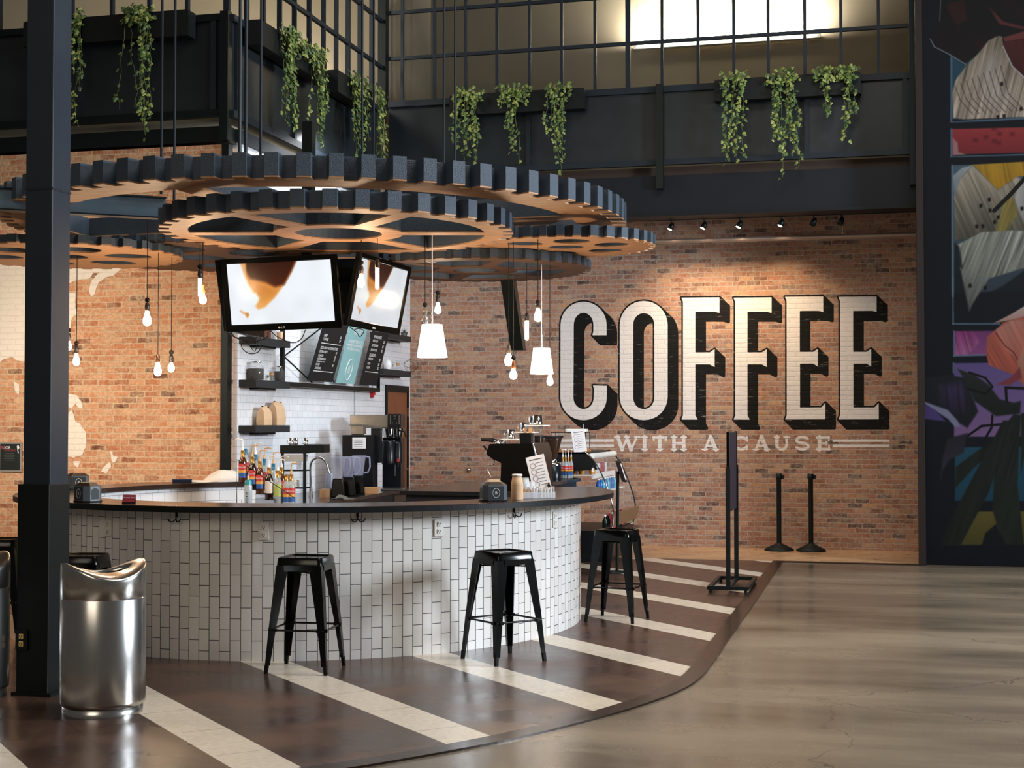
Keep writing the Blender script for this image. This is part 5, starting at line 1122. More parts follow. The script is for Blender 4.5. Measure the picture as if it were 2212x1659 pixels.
b_ = board((665, 822), (718, 828), (703, 690), '#1b1d1f', 'black_menu_board', 'black menu board with white drinks list, left of the teal one')
rows(*b_, [(.75, 'DRIP', .048, .12), (.69, 'COFFEE', .048, .12), (.62, 'line'), (.55, 'ADD-INS + ALTERNATIVES', .046, .12), (.485, 'EXTRA SHOT', .042, .12), (.42, 'FLAVOR', .042, .12), (.365, 'ALTERNATIVES', .038, .12), (.325, 'almond, oat, soy, coconut', .024, .12), (.275, 'SAUCE', .038, .12), (.215, 'SEASONAL', .038, .12), (.16, 'line')]+[(v, '$'+str(k), .042, .82) for v, k in ((.75, 3), (.69, 4), (.485, 1), (.42, 1), (.365, 1), (.275, 1))])
b_ = board((727, 827), (765, 830), (760, 690), '#88b4b6', 'teal_menu_board', 'pale teal menu board with white lettering and an oval emblem')
rows(*b_, [(.86, 'THANK YOU', .06, .5), (.80, 'WE CARE', .055, .5), (.66, 'THANK YOU FOR', .062, .5), (.60, 'MAKING A DIFFERENCE', .05, .5), (.54, 'IN YOUR WORLD', .055, .5), (.22, 'B', .13, .5)])
t, wv, sh_, off_ = b_; fx, fy = wv.normalized(), sh_.normalized(); cc = sh_*.22+wv*.5+off_
obj('oval_emblem', MB().tube([cc+fx*.10*math.cos(2*math.pi*k/28)+fy*.13*math.sin(2*math.pi*k/28) for k in range(28)], .005, 5, True), m_chalk, t)
b_ = board((778, 831), (813, 834), (812, 690), '#1b1d1f', 'black_menu_board', 'black menu board with white food list, right of the teal one')
rows(*b_, [(.90, 'LATTE', .05, .12), (.84, 'AMERICANO', .045, .12), (.74, 'REFRESHERS', .055, .12), (.68, 'ICED TEA', .045, .12), (.61, 'LEMONADE', .045, .12), (.54, 'SMOOTHIE', .045, .12), (.46, 'BLENDED', .055, .12), (.40, 'MOCHA', .045, .12), (.33, 'CHAI', .045, .12), (.27, 'SODA', .045, .12), (.20, 'line')]+[(v, '$'+str(k), .05, .82) for v, k in ((.90, 4), (.68, 3), (.61, 3), (.54, 5), (.40, 5), (.33, 4), (.27, 2))])

# ------------------------------------------------------------------ things on the bar top
ZT = 1.0785
def onbar(x, r, far=False):
    d = ray(x, 1050); d.z = 0; A = d.dot(d); o = Vector((-BX, -BY, 0)); B2 = 2*o.dot(d); Cc = o.dot(o)-r*r
    t = (-B2+(1 if far else -1)*math.sqrt(max(B2*B2-4*A*Cc, 0)))/(2*A); return Vector((d.x*t, d.y*t, ZT))
m_smoke = M('grey_clear_plastic', '#596066', .25, var=.1); m_dkbrown = M('dark_brown_lid', '#2e211b', .35)
def napkin(p, rz, label, stack=True):
    t = thing('napkin_dispenser', label, 'napkin dispenser', p, rz, 'napkin dispensers on the bar')
    obj('body', MB().box((0, 0, .062), (.19, .15, .112), 0, .035), m_smoke, t, bevel=.003)
    obj('base', MB().box((0, 0, .005), (.20, .16, .010), 0, .036), m_cord, t)
    L_ = lambda s_, z: [(x*s_, y*s_, z) for x, y in ((-.06, -.075), (.06, -.075), (.095, -.04), (.095, .04), (.06, .075), (-.06, .075), (-.095, .04), (-.095, -.04))]
    obj('lid', MB().hull(L_(1.0, .118), L_(.62, .142)), m_dkbrown, t)
    lab = obj('label_panel', MB().box((-.0, -.0758, .062), (.118, .002, .095)), M('slate_label', '#31363a', .5), t)
    obj('badge', MB().tube([(.026*math.cos(2*math.pi*k/24), -.0775, .062+.034*math.sin(2*math.pi*k/24)) for k in range(24)], .0016, 5, True), m_chalk, lab)
    text('B', .032, frame((0, -.078, .062), (1, 0, 0), (0, 0, 1)), m_chalk, lab)
    pan = obj('opening_panel', MB().hull([(.0965, -.03, .02), (.0965, .03, .02), (.0965, .03, .09), (.0965, 0, .105), (.0965, -.03, .09)], [(.094, -.03, .02), (.094, .03, .02), (.094, .03, .09), (.094, 0, .105), (.094, -.03, .09)]), M('black_panel', '#12171b', .4), t)
    obj('opening_panel', MB().hull([(-.0965, -.03, .02), (-.0965, .03, .02), (-.0965, .03, .09), (-.0965, 0, .105), (-.0965, -.03, .09)], [(-.094, -.03, .02), (-.094, .03, .02), (-.094, .03, .09), (-.094, 0, .105), (-.094, -.03, .09)]), M('black_panel'), t)
    if stack: obj('napkins', MB().hull([(-.06, -.04, .13), (.05, -.04, .13), (.05, .04, .13), (-.06, .04, .13)], [(-.035, -.035, .165), (.04, -.03, .16), (.04, .03, .158), (-.035, .035, .162)]), m_kraft, t)
    return t
napkin(onbar(190, 2.36), R(-28), 'grey napkin dispenser on the bar top just right of the column', False)
napkin(onbar(1066, 2.30), R(30), 'grey napkin dispenser with tan napkins on the right of the bar', True)
p = pol(2.15, 190); napkin(Vector((p[0], p[1], ZT)), R(40), 'napkin dispenser behind the nearer one, by the column', False)
t = thing('table_card', 'small red folded card on the left of the bar top', 'card', onbar(280, 2.36), R(22))
obj('card_panel', MB().hull([(-.048, -.030, .012), (.040, -.030, .012), (.040, -.026, .012), (-.048, -.026, .012)], [(-.044, -.002, .062), (.044, -.002, .062), (.044, .002, .062), (-.044, .002, .062)]), M('dark_red_card', '#8e1c28', .5), t)
obj('card_back', MB().hull([(-.048, .030, 0), (.040, .030, 0), (.040, .026, 0), (-.048, .026, 0)], [(-.044, .002, .062), (.044, .002, .062), (.044, .004, .062), (-.044, .004, .062)]), M('black_card', '#14100f', .5), t)
obj('card_foot', MB().box((-.004, -.030, .006), (.09, .004, .012)).box((-.004, 0, .002), (.09, .062, .003)), M('black_card'), t)
text('THANK YOU', .014, frame((0, -.0185, .042), (1, 0, 0), (0, .45, .9)), m_chalk, t)
def cup_stack(p, n, r, h, pitch, mat, label, cat='cup', lid=False, rz=0):
    t = thing('cup_stack', label, 'cup stack', p, rz)
    for k in range(n):
        z = k*pitch; obj('cup', MB().lathe([(r, z), (r*1.02, z+.006), (r*.74, z+h), (.0001, z+h)], n=20), mat, t)
    if lid: obj('lid', MB().lathe([(r*.85, (n-1)*pitch+h*.98), (r*.9, (n-1)*pitch+h), (r*.8, (n-1)*pitch+h+.012), (.0001, (n-1)*pitch+h+.012)], n=20), m_white, t)
q = onbar(1117, 2.27); cup_stack(q, 9, .046, .075, .013, m_kraft, 'tall stack of tan paper cups right of the napkin dispenser', lid=True)
m_clearcup = M('clear_plastic_cup', '#e9edf2', .08, var=0, alpha=.35)
q = onbar(1133, 2.12); cup_stack(q, 7, .045, .08, .012, m_clearcup, 'stack of clear plastic cups beside the tan paper cups')
q = onbar(1146, 2.10); cup_stack(q, 5, .045, .07, .012, m_clearcup, 'shorter stack of clear cups before the white menu card')
t = thing('packet_caddy', 'clear caddy crammed with white and tan sugar packets on the bar', 'caddy', onbar(1161, 2.27), R(30))
obj('caddy_box', MB().bb(-.13, .13, -.045, -.042, 0, .05).bb(-.13, .13, .042, .045, 0, .05).bb(-.13, -.127, -.042, .042, 0, .05).bb(.127, .13, -.042, .042, 0, .05).bb(-.127, .127, -.042, .042, 0, .004), m_clearcup, t)
for k in range(44):
    x = -.12+.24*(k/43); y = random.uniform(-.022, .022); a = random.uniform(-.3, .3); h_ = random.uniform(.055, .085)
    pk = obj('sugar_packet', MB().box((0, 0, h_/2), (.004, .045, h_)), m_paper if k > 10 or k % 3 else m_kraft, t); pk.location = (x, y, .005); pk.rotation_euler = (random.uniform(-.1, .1), a*.6, a)
t = thing('tea_bag', 'small dark pouch lying right of the sugar packets', 'pouch', onbar(1192, 2.25), R(10)); obj('pouch', MB().sphere((0, 0, .012), .022, 12, 8, .5), M('plum_pouch', '#4a2f38', .5), t)
def menu_card(p, w_, h, lean, rz, label, foot=True):
    t = thing('menu_card', label, 'menu card', p, rz, 'white menu cards')
    cd = obj('card', MB().box((0, 0, h/2), (w_, .006, h)), m_paper, t); cd.rotation_euler = (lean, 0, 0); cd.location = (0, 0, .004)
    obj('printed_heading', MB().box((0, -.0036, h*.90), (w_*.7, .001, .008)), M('grey_print'), cd)
    for k in range(4): obj('printed_cup', MB().tube([(-w_*.22+.022*math.cos(a), -.0036, h*(.74-.17*k)+.022*math.sin(a)) for a in [R(30*j) for j in range(12)]], .0018, 4, True), M('mauve_print', '#8d7480', .6), cd)
    for k in range(8): obj('printed_line', MB().box((w_*.14, -.0036, h*(.80-.085*k)), (w_*.40, .001, .004)), M('grey_print'), cd)
    if foot: obj('stand_foot', MB().hull([(w_*.1, -.02, 0), (w_*.5, -.02, 0), (w_*.5, .07, 0), (w_*.1, .07, 0)], [(w_*.28, .0, .085), (w_*.32, .0, .085), (w_*.32, .03, .085), (w_*.28, .03, .085)]), m_cord, t)
    return t
q = onbar(1160, 1.93); mc = menu_card(Vector((q.x+.02, q.y+.14, ZT)), .155, .31, R(-10), R(16), 'white drinks card standing on the bar before the espresso machine'); mc.children[0].rotation_euler = (R(-8), R(-13), 0)
# white cloth and brush on the far arc
p = pol(2.15, 141); t = thing('white_cloth', 'crumpled white cloth bag lying on the far arc of the bar', 'cloth', (p[0], p[1], ZT), R(40))
m = MB(); nx_, ny_ = 22, 14; vs = []
for j in range(ny_+1):
    for i in range(nx_+1):
        u, v = i/nx_*2-1, j/ny_*2-1; w_ = (1-abs(u)**2.2)**.5 if u > 0 else max(.12, (1+u)**.7); y = v*.13*w_*(1.2 if u > 0 else 1)
        z = .115*max(0, (1-v*v))**.6*max(0, 1-((u-.45)/.75)**2)**.8 if u > -.3 else .012*(1-v*v)
        vs.append((u*.29, y, z+.006*math.sin(9*u+5*v)*(1-v*v)+.003))
m.add(vs, [(j*(nx_+1)+i, j*(nx_+1)+i+1, (j+1)*(nx_+1)+i+1, (j+1)*(nx_+1)+i) for j in range(ny_) for i in range(nx_)], True)
obj('cloth_body', m, M('white_cotton', '#e9e0d6', .9, bump=.3, scale=30), t).modifiers.new('t', 'SOLIDIFY').thickness = .004
p = pol(2.20, 149); t = thing('scrub_brush', 'dark blue scrub brush beside the white cloth', 'brush', (p[0], p[1], ZT), R(20))
obj('bristles', MB().box((0, 0, .010), (.18, .06, .02), 0, .01), M('navy_bristles', '#141d33', .8, bump=.6, scale=80), t); obj('brush_back', MB().box((0, 0, .028), (.19, .065, .016), 0, .015), M('navy_plastic', '#1c2c52', .35), t, bevel=.005)

# ------------------------------------------------------------------ back bar along the tiled wall
ZB = .86
f1, f2, f3 = atZ(690, 1088, ZB), atZ(834, 1063, ZB), atZ(919, 1052, ZB)
bk = thing('back_counter', 'dark counter with brown cabinets along the white tiled wall', 'counter', (0, 0, 0))
cp = [(-5.96, 12.98), (-5.72, 12.35), (f1.x+.02, 12.35), (f1.x, f1.y), (f2.x, f2.y), (f3.x, f3.y), (X0+.001, f3.y), (X0+.001, 13.75), (-6.19, 13.70)]
obj('worktop', MB().prism(cp, ZB-.04, ZB), M('black_stone_worktop', '#202124', .14, var=.3, scale=30), bk, bevel=.004)
cab = [(x+(.04 if x > -5.9 else 0)*-1, y) for x, y in cp]
obj('cabinet_body', MB().prism([(X0+.002, 13.8), (-5.7, 13.0), (f1.x-.05, 12.6), (f1.x-.05, f1.y), (f2.x-.05, f2.y), (f3.x-.05, f3.y-.03), (X0+.002, f3.y-.03)], 0, ZB-.041), M('navy_black_cabinet', '#22252c', .4), bk)
def on_front(y0, y1, z0, z1, name, mat, out=.012, par=bk):
    a, b_ = (f2, f3); k0 = (y0-a.y)/(b_.y-a.y); k1 = (y1-a.y)/(b_.y-a.y); xa = a.x+(b_.x-a.x)*k0-.05; xb = a.x+(b_.x-a.x)*k1-.05
    return obj(name, MB().hull([(xa, y0, z0), (xb, y1, z0), (xb, y1, z1), (xa, y0, z1)], [(xa+out, y0, z0), (xb+out, y1, z0), (xb+out, y1, z1), (xa+out, y0, z1)]), mat, par)
m_brcab = M('brown_cabinet_front', '#4a3a33', .45)
for y0, y1 in ((f3.y-1.0, f3.y-.54), (f3.y-.50, f3.y-.04)):
    d_ = on_front(y0, y1, .1, ZB-.06, 'cabinet_door', m_brcab); on_front(y0+.12, y1-.08, ZB-.22, ZB-.14, 'pull_slot', m_cord, .016, d_)
on_front(f1.y+.1, f1.y+.1+.9, .1, ZB-.06, 'cabinet_door', m_brcab)
def bkpt(x, ybase, z=ZB): return atZ(x, ybase, z+.0008)

# syrup bottles in a stepped wire rack
m_syr = {'amber': M('amber_syrup', '#4a2410', .08, coat=.5), 'dark': M('dark_syrup', '#1d0f0a', .08, coat=.5), 'clear': M('pale_syrup_glass', '#b9c2c4', .06, alpha=.6), 'green': M('green_syrup', '#6d7a2c', .1, coat=.4)}
m_gold, m_blue, m_red, m_yel, m_bl2, m_grn = M('gold_wrap', '#a87f3e', .3, .7), M('teal_blue_wrap', '#1d6a8c', .35), M('red_label', '#c23a36', .5), M('yellow_label', '#d9a13a', .5), M('blue_label', '#23569a', .5), M('green_label', '#a9b85e', .5)
def syrup(p, glass, wrap, labk, pump, label, pumpc=None, sc=1.):
    t = thing('syrup_bottle', label, 'bottle', p, 0, 'syrup bottles with pumps'); t.scale = (sc, sc, sc*.5+.5)
    obj('glass_bottle', MB().lathe([(.036, 0), (.038, .008), (.038, .185), (.030, .215), (.015, .245), (.0145, .29), (.016, .292), (.016, .30), (.0001, .30)], n=20), m_syr[glass], t)
    if labk == 'red':
        obj('label_band', MB().lathe([(.0385, .115), (.0385, .175)], n=20), m_red, t); obj('label_band', MB().lathe([(.0386, .09), (.0386, .115)], n=20), m_yel, t); obj('label_band', MB().lathe([(.0385, .045), (.0385, .09)], n=20), m_bl2, t)
        text('Torani', .026, frame((.011, -.0392, .143), (.96, .26, 0), (.1, 0, 1)), m_chalk, t, depth=.0006)
    elif labk: obj('label_band', MB().lathe([(.0385, .06), (.0385, .175)], n=20), labk, t)
    obj('neck_wrap', MB().lathe([(.018, .235), (.018, .30), (.0001, .301)], n=14), wrap, t)
    if pump: obj('pump', MB().tube([(0, 0, .30), (0, 0, .40)], .005, 8).tube([(0, 0, .40), (.055*pump, -.01, .405), (.075*pump, -.012, .395)], .0055, 8).lathe([(.013, .30), (.010, .335)], n=10), pumpc or M('tan_pump', '#cfa873', .4), t)
    return t
rk = thing('bottle_rack', 'black stepped wire rack holding the syrup bottles', 'rack', (0, 0, 0))
DR = 13.55
def rp(x, y, d=DR): return atD(x, y, d)
m = MB()
for d in (DR-.12, DR+.16):
    a, b_ = rp(512, 993, d), rp(637, 1076, d); m.tube([(a.x, a.y, ZB+.001+.004), a, b_, (b_.x, b_.y, ZB+.005)], .004, 6); m.tube([(a.x, a.y, ZB+.006), (b_.x, b_.y, ZB+.006)], .004, 6)
obj('rack_wire', m, m_black, rk)
SY = [(524, 1042, 0, 'amber', m_gold, 'red', -1, 'white pumped syrup bottle with red label, highest and leftmost in the rack', m_white), (530, 1038, .14, 'clear', m_blue, 'red', 0, 'blue capped syrup bottle behind the leftmost red labelled one', None),
      (545, 1056, 0, 'dark', m_gold, 'red', 1, 'red labelled syrup bottle, second step of the rack', None), (552, 1050, .14, 'clear', m_blue, 'red', 1, 'blue capped syrup bottle behind the second step, with white pump', m_white),
      (561, 1066, 0, 'amber', m_gold, 'red', 1, 'red labelled syrup bottle on the third step, gold neck', None), (571, 1060, .14, 'clear', m_blue, 'red', 1, 'blue capped syrup bottle behind the third step', None),
      (581, 1079, 0, 'dark', m_gold, M('ivory_label', '#d8cdc4', .6), 1, 'syrup bottle with a plain ivory label in the rack middle', m_white), (590, 1070, .14, 'clear', m_blue, None, 1, 'blue necked bottle between the ivory and green labels', None),
      (600, 1086, 0, 'clear', m_gold, m_grn, 1, 'syrup bottle with a lime green label', m_white), (608, 1078, .14, 'amber', m_gold, 'red', 1, 'gold necked syrup bottle behind the lime labelled one', m_white),
      (619, 1094, 0, 'clear', m_gold, 'red', 0, 'lowest red labelled syrup bottle, left of the last pair', None), (629, 1094, 0, 'clear', m_gold, 'red', 1, 'lowest red labelled syrup bottle at the right end of the rack', None)]
steps = MB()
for x, y, dd, gl, wr, lb, pu, lab, pc in SY:
    p = rp(x, y, DR+dd); p.z = max(p.z, ZB+.012); syrup(p, gl, wr, lb, pu, lab, pc)
for x, y in ((527, 1041), (548, 1055), (566, 1065), (586, 1077)):
    p = rp(x, y); obj('rack_step', MB().bb(p.x-.055, p.x+.055, p.y-.05, p.y+.21, max(p.z-.012, ZB+.004), max(p.z-.006, ZB+.008)), m_black, rk)
p = bkpt(536, 1100); p = atD(536, 1090, 12.95); p.z = ZB+.001
t = thing('water_bottle', 'clear plastic water bottle with teal cap in front of the syrup rack', 'bottle', p)
obj('bottle_body', MB().lathe([(.030, 0), (.036, .015), (.033, .05), (.036, .08), (.036, .225), (.032, .24)], n=20), M('pale_water', '#b7c3cd', .08, alpha=.75), t)
obj('cap', MB().lathe([(.033, .24), (.031, .275), (.026, .285), (.0001, .286)], n=20), M('teal_cap', '#2d8f96', .3), t)
text('core', .055, frame((.0, -.0375, .13), (0, 0, 1), (-1, 0, 0)), M('navy_print', '#142336', .5), t, depth=.0006)
obj('straw', MB().tube([(0, 0, .28), (0, 0, .33)], .003, 6), m_white, t)

# organiser rack with mugs, faucet
DO = 15.0
def wpt(x, y, d=DO): return atD(x, y, d)
og = thing('organiser_rack', 'black metal organiser with a slotted top tray behind the faucet', 'rack', (0, 0, 0))
a, b_ = wpt(605, 962), wpt(658, 980); c_, e_ = wpt(658, 960), wpt(700, 978)
rx = (b_-a).x; 
def slab(name, p, q, th, par, mat): return obj(name, MB().hull([(p.x, p.y, q.z), (q.x, q.y, q.z), (q.x, q.y+th, q.z), (p.x, p.y+th, q.z)], [(p.x, p.y, p.z), (q.x, q.y, p.z), (q.x, q.y+th, p.z), (p.x, p.y+th, p.z)]), mat, par)
slab('top_tray', a, b_, .16, og, m_black); slab('top_tray', c_, e_, .16, og, m_black)
for x in (609, 657): p = wpt(x, 980); obj('upright', MB().bb(p.x-.012, p.x+.012, p.y, p.y+.03, ZB+.001, p.z), m_black, og)
for y in (1053, 1015): slab('shelf_board', wpt(609, y), wpt(657, y+3), .16, og, m_black)
q0, q1 = wpt(613, 982), wpt(655, 997); slab('pale_tray', q0, q1, .12, og, M('marbled_plastic', '#a9a5a2', .4))
for i, (x, y, lab) in enumerate(((622, 960, 'small steel milk jug on the organiser, left'), (632, 960, 'small steel milk jug on the organiser, middle'), (654, 960, 'small steel milk jug on the organiser, right'))):
    p = wpt(x, y); p.z = a.z+.001; t = thing('milk_jug', lab, 'jug', (p.x, p.y+.08, p.z), 0, 'steel jugs on the organiser'); obj('jug_body', MB().lathe([(.020, 0), (.024, .01), (.019, .075), (.018, .075), (.0001, .012)], n=16), m_chrome, t); obj('jug_handle', MB().tube([(-.02, 0, .065), (-.04, 0, .055), (-.04, 0, .02), (-.022, 0, .012)], .003, 6), m_chrome, t)
q = wpt(632, 1052); q.z += .004; t = thing('lid_stack', 'white plastic lids stacked in the organiser', 'lid stack', (q.x, q.y+.07, q.z))
for k in range(6): obj('lid', MB().lathe([(.045-.004*(k % 2), .011*k), (.048, .011*k+.006), (.03, .011*k+.010), (.0001, .011*k+.010)], n=16), m_white, t)
q = wpt(640, 1014); t = thing('glass_beaker', 'small clear glass standing in the organiser', 'glass', (q.x, q.y+.07, q.z+.001)); obj('glass_body', MB().lathe([(.024, 0), (.03, .08), (.028, .08), (.022, .004), (.0001, .004)], n=14), m_jarglass, t)
t = thing('metal_faucet', 'brushed steel gooseneck faucet on the back counter', 'faucet', (0, 0, 0)); q = atZ(671, 1071, ZB); q.z = ZB+.001; dF = (q-CAM).dot(vf)
obj('spout', MB().tube([(q.x, q.y, q.z)]+[tuple(atD(x, y, dF)) for x, y in catmull([(671, 1045), (670, 1010), (674, 996), (684, 989), (695, 990), (704, 1000), (709, 1015), (711, 1022)], 5)], [.018]+[.015]+[.0125]*35, 12), m_steel, t)
obj('faucet_base', MB().lathe([(.026, 0), (.022, .03), (.017, .10)], tuple(q), 18), m_steel, t)
t = thing('cardboard_box', 'small tan box between the faucet and the pitchers', 'box', atZ(700, 1075, ZB)); obj('box_body', MB().bb(-.05, .05, 0, .09, 0.001, .09), m_kraft, t); t.location.z = ZB
t = thing('wooden_box', 'pale wooden box on the back counter before the black machine', 'box', atZ(797, 1067, ZB)); obj('box_body', MB().bb(-.105, .105, 0, .08, 0.001, .075), M('light_maple', '#b98d5e', .6, scale=8), t, bevel=.003); t.location.z = ZB; t.rotation_euler = (0, 0, R(14))
t = thing('grey_cloth', 'crumpled grey cloth beside the blender bases', 'cloth', atZ(742, 1079, ZB)); t.location.z = ZB+.001; m = MB(); vs = [(i*.03-.12, j*.03-.05, max(.004, .05*math.exp(-((i-3)/2.2)**2)*(1-.3*abs(j-2))+.008*math.sin(i*2.1+j*1.7))) for j in range(5) for i in range(9)]; m.add(vs, [(j*9+i, j*9+i+1, (j+1)*9+i+1, (j+1)*9+i) for j in range(4) for i in range(8)], True); obj('cloth_body', m, M('grey_rag', '#6d716c', .9), t).modifiers.new('t', 'SOLIDIFY').thickness = .003
def blender_(x, yb, label, lean=0):
    p = atZ(x, yb, ZB); p.z = ZB+.001; t = thing('blender', label, 'blender', p, R(15), 'blenders on the back counter')
    obj('motor_base', MB().hull([(-.075, -.085, 0), (.075, -.085, 0), (.075, .085, 0), (-.075, .085, 0)], [(-.055, -.06, .20), (.055, -.06, .20), (.055, .06, .20), (-.055, .06, .20)]), m_blackgloss, t, bevel=.01)
    obj('pitcher', MB().hull([(-.045, -.045, .205), (.045, -.045, .205), (.045, .045, .205), (-.045, .045, .205)], [(-.075, -.075, .43), (.075, -.075, .43), (.075, .075, .43), (-.075, .075, .43)]), M('violet_clear_plastic', '#b8bcd6', .12, alpha=.42), t, bevel=.008)
    obj('pitcher_handle', MB().tube([(.07, 0, .42), (.12, 0, .41), (.125, 0, .30), (.10, 0, .24), (.055, 0, .235)], .010, 8), M('violet_clear_plastic'), t)
    return t
blender_(731, 1074, 'black based blender with clear pitcher, behind the faucet'); blender_(753, 1071, 'black based blender with clear pitcher, middle of three'); blender_(775, 1067, 'black based blender with clear pitcher, nearest the tall machine')
for x, y, lab in ((712, 1072, 'upside down clear pitcher by the faucet'),): 
    p = atZ(x, y, ZB); t = thing('clear_pitcher', lab, 'pitcher', (p.x, p.y, ZB+.001)); obj('pitcher_body', MB().lathe([(.06, 0), (.045, .25), (.0001, .252)], n=18), M('violet_clear_plastic'), t); obj('pitcher_handle', MB().tube([(.055, 0, .05), (.10, 0, .06), (.10, 0, .18), (.048, 0, .2)], .008, 6), M('violet_clear_plastic'), t)
def boxpx(name, x0, x1, y0, y1, d, dep, mat, par, bev=.004):
    a = atD(x0, y1, d); b_ = atD(x1, y0, d); u = Vector((b_.x-a.x, b_.y-a.y, 0)); n = Vector((-u.y, u.x, 0)).normalized()*dep; z0, z1 = max(a.z, ZB+.001) if par is not esp_guard else a.z, b_.z
    return obj(name, MB().hull([(a.x, a.y, z0), (a.x+u.x, a.y+u.y, z0), (a.x+u.x+n.x, a.y+u.y+n.y, z0), (a.x+n.x, a.y+n.y, z0)], [(a.x, a.y, z1), (a.x+u.x, a.y+u.y, z1), (a.x+u.x+n.x, a.y+u.y+n.y, z1), (a.x+n.x, a.y+n.y, z1)]), mat, par, bevel=bev)
esp_guard = object()
bm2 = thing('coffee_grinder', 'tall black machine with a paper notice on the back counter', 'coffee machine', (0, 0, 0))
boxpx('machine_body', 739, 806, 940, 1062, 16.8, .38, M('black_machine', '#0f1216', .3), bm2)
nt_ = boxpx('paper_notice', 761, 790, 945, 969, 16.785, .004, m_paper, bm2, 0)
for k in range(4): boxpx('printed_line', 765, 784, 949.5+5*k, 950.5+5*k, 16.782, .002, M('grey_print'), nt_, 0)
boxpx('feed_tube', 801, 822, 925, 1000, 16.95, .12, M('black_machine'), bm2)
t = thing('steel_pan', 'steel food pan resting on the tall black machine', 'pan', (0, 0, 0)); boxpx('pan_body', 757, 785, 918, 938, 16.9, .27, m_steel, t); boxpx('pan_rim', 755, 787, 916.5, 919, 16.88, .31, m_steel, t)
boxpx('pan_foot', 759, 783, 938, 939.8, 16.92, .2, m_steel, t)
cb = thing('coffee_brewer', 'steel topped coffee brewer with black dispensers before the brown door', 'coffee brewer', (0, 0, 0))
boxpx('brewer_top', 756, 838, 896, 924, 17.35, .46, m_steel, cb)
cpn = boxpx('control_panel', 838, 866, 894, 926, 17.3, .48, M('black_machine'), cb)
for x, y, w_, h_ in ((842, 897, 3, 20), (861, 897, 3, 20), (850, 897, 5, 3), (850.5, 903, 4, 3), (846, 911, 3, 5), (855, 911, 3, 5)): boxpx('panel_button', x, x+w_, y, y+h_, 17.29, .006, m_chrome, cpn, 0)
boxpx('brewer_column', 826, 866, 945, 1062, 17.6, .30, M('black_machine'), cb)
for x, lab in ((840, 0), (858, 1)):
    q = atD(x, 924, 17.5); obj('brew_basket', MB().lathe([(.060, -.115), (.085, -.01), (.085, 0), (.0001, .0)], tuple(q), 20), m_chrome, cb)
q = atD(865, 930, 17.35); obj('basket_handle', MB().tube([(q.x-.02, q.y, q.z), (q.x+.05, q.y, q.z-.01), (q.x+.07, q.y, q.z-.08)], .011, 8), m_cord, cb)
for x, y0, y1, r_, lab in ((840, 955, 1003, .085, 'taller black thermal coffee server under the brewer'), (859, 958, 1000, .055, 'slimmer black thermal coffee server under the brewer')):
    q = atD(x, y1, 17.25); q2 = atD(x, y0, 17.25); o = obj('thermal_server', MB().lathe([(r_, 0), (r_, (q2-q).z), (r_*.8, (q2-q).z+.02), (.0001, (q2-q).z+.02)], tuple(q), 22), M('black_server', '#12161a', .25), cb)
q = atD(862, 1000, 17.1); obj('tap', MB().box(tuple(q), (.04, .06, .03)).tube([(q.x, q.y-.03, q.z), (q.x, q.y-.04, q.z-.05)], .008, 6), m_cord, cb)
obj('tap_handle', MB().box((q.x, q.y-.035, q.z+.03), (.018, .018, .04)), M('alarm_red'), cb)
obj('gauge_tube', MB().tube([(q.x-.03, q.y-.05, q.z-.02), (q.x-.03, q.y-.05, q.z-.15)], .008, 8), m_chrome, cb)
boxpx('drip_tray', 822, 872, 1056, 1060.5, 17.1, .4, m_steel, cb)
# round little knob on the brick wall
q = atY(1012, 1015, YB-.03); t = thing('wall_fitting', 'small round grey fitting on the brick behind the napkin dispenser', 'fitting', (q.x, YB-.001, q.z)); obj('knob_body', MB().lathe([(.03, 0), (.035, .01), (.022, .035), (.0001, .04)], n=16), m_steel, t); t.rotation_euler = (R(90), 0, 0)

# ------------------------------------------------------------------ service counter with espresso machine, grinders
sc_ = thing('service_counter', 'black topped service counter holding the espresso machine and grinders', 'counter', (0, 0, 0))
obj('worktop', MB().prism([(-4.5, 13.35), (-3.62, 13.35), (-3.46, 17.03), (-4.5, 17.03)], .96, 1.0), M('black_stone_worktop'), sc_, bevel=.004)
obj('cabinet_body', MB().prism([(-4.45, 13.4), (-3.67, 13.4), (-3.51, 17.0), (-4.45, 17.0)], 0, .959), M('navy_black_cabinet'), sc_)
YE = 13.5
em = thing('espresso_machine', 'black T shaped espresso machine seen from its side', 'espresso machine', (0, 0, 0))
prof = [(1056.5, 959), (1151, 958), (1159, 987), (1160, 1078), (1080, 1078), (1082, 1000), (1066, 993), (1051, 983), (1051, 972)]
pts = [atY(x, y, YE) for x, y in prof]; PX = [(p.x, max(p.z, 1.001)) for p in pts]
m = MB(); tri = tessellate_polygon([[Vector((a, b_, 0)) for a, b_ in PX]]); n_ = len(PX); vs = [(a, YE, b_) for a, b_ in PX]+[(a, YE+.70, b_) for a, b_ in PX]
m.add(vs, [tuple(t) for t in tri]+[tuple(i+n_ for i in reversed(t)) for t in tri]+[(i, (i+1) % n_, (i+1) % n_+n_, i+n_) for i in range(n_)])
obj('machine_body', m, M('espresso_black', '#0e0d0d', .22), em, bevel=.006)
def ep(x, y, dy=0): p = atY(x, y, YE+dy); return (p.x, p.y, p.z)
obj('chrome_edge', MB().tube([ep(1151, 958, -.005), ep(1158, 985, -.005), ep(1159, 1000, -.005)], .008, 8), m_chrome, em)
obj('steam_wand', MB().tube([ep(1065, 992, .1), ep(1068, 996, .08), ep(1066, 1003, .07), ep(1053, 1005, .06), ep(1052, 1012, .06), ep(1061, 1031, .04)], .006, 8), m_steel, em)
obj('steam_lever', MB().tube([ep(1051, 972, .2), ep(1045, 963, .2)], .010, 8), m_cord, em)
tz = PX[0][1]
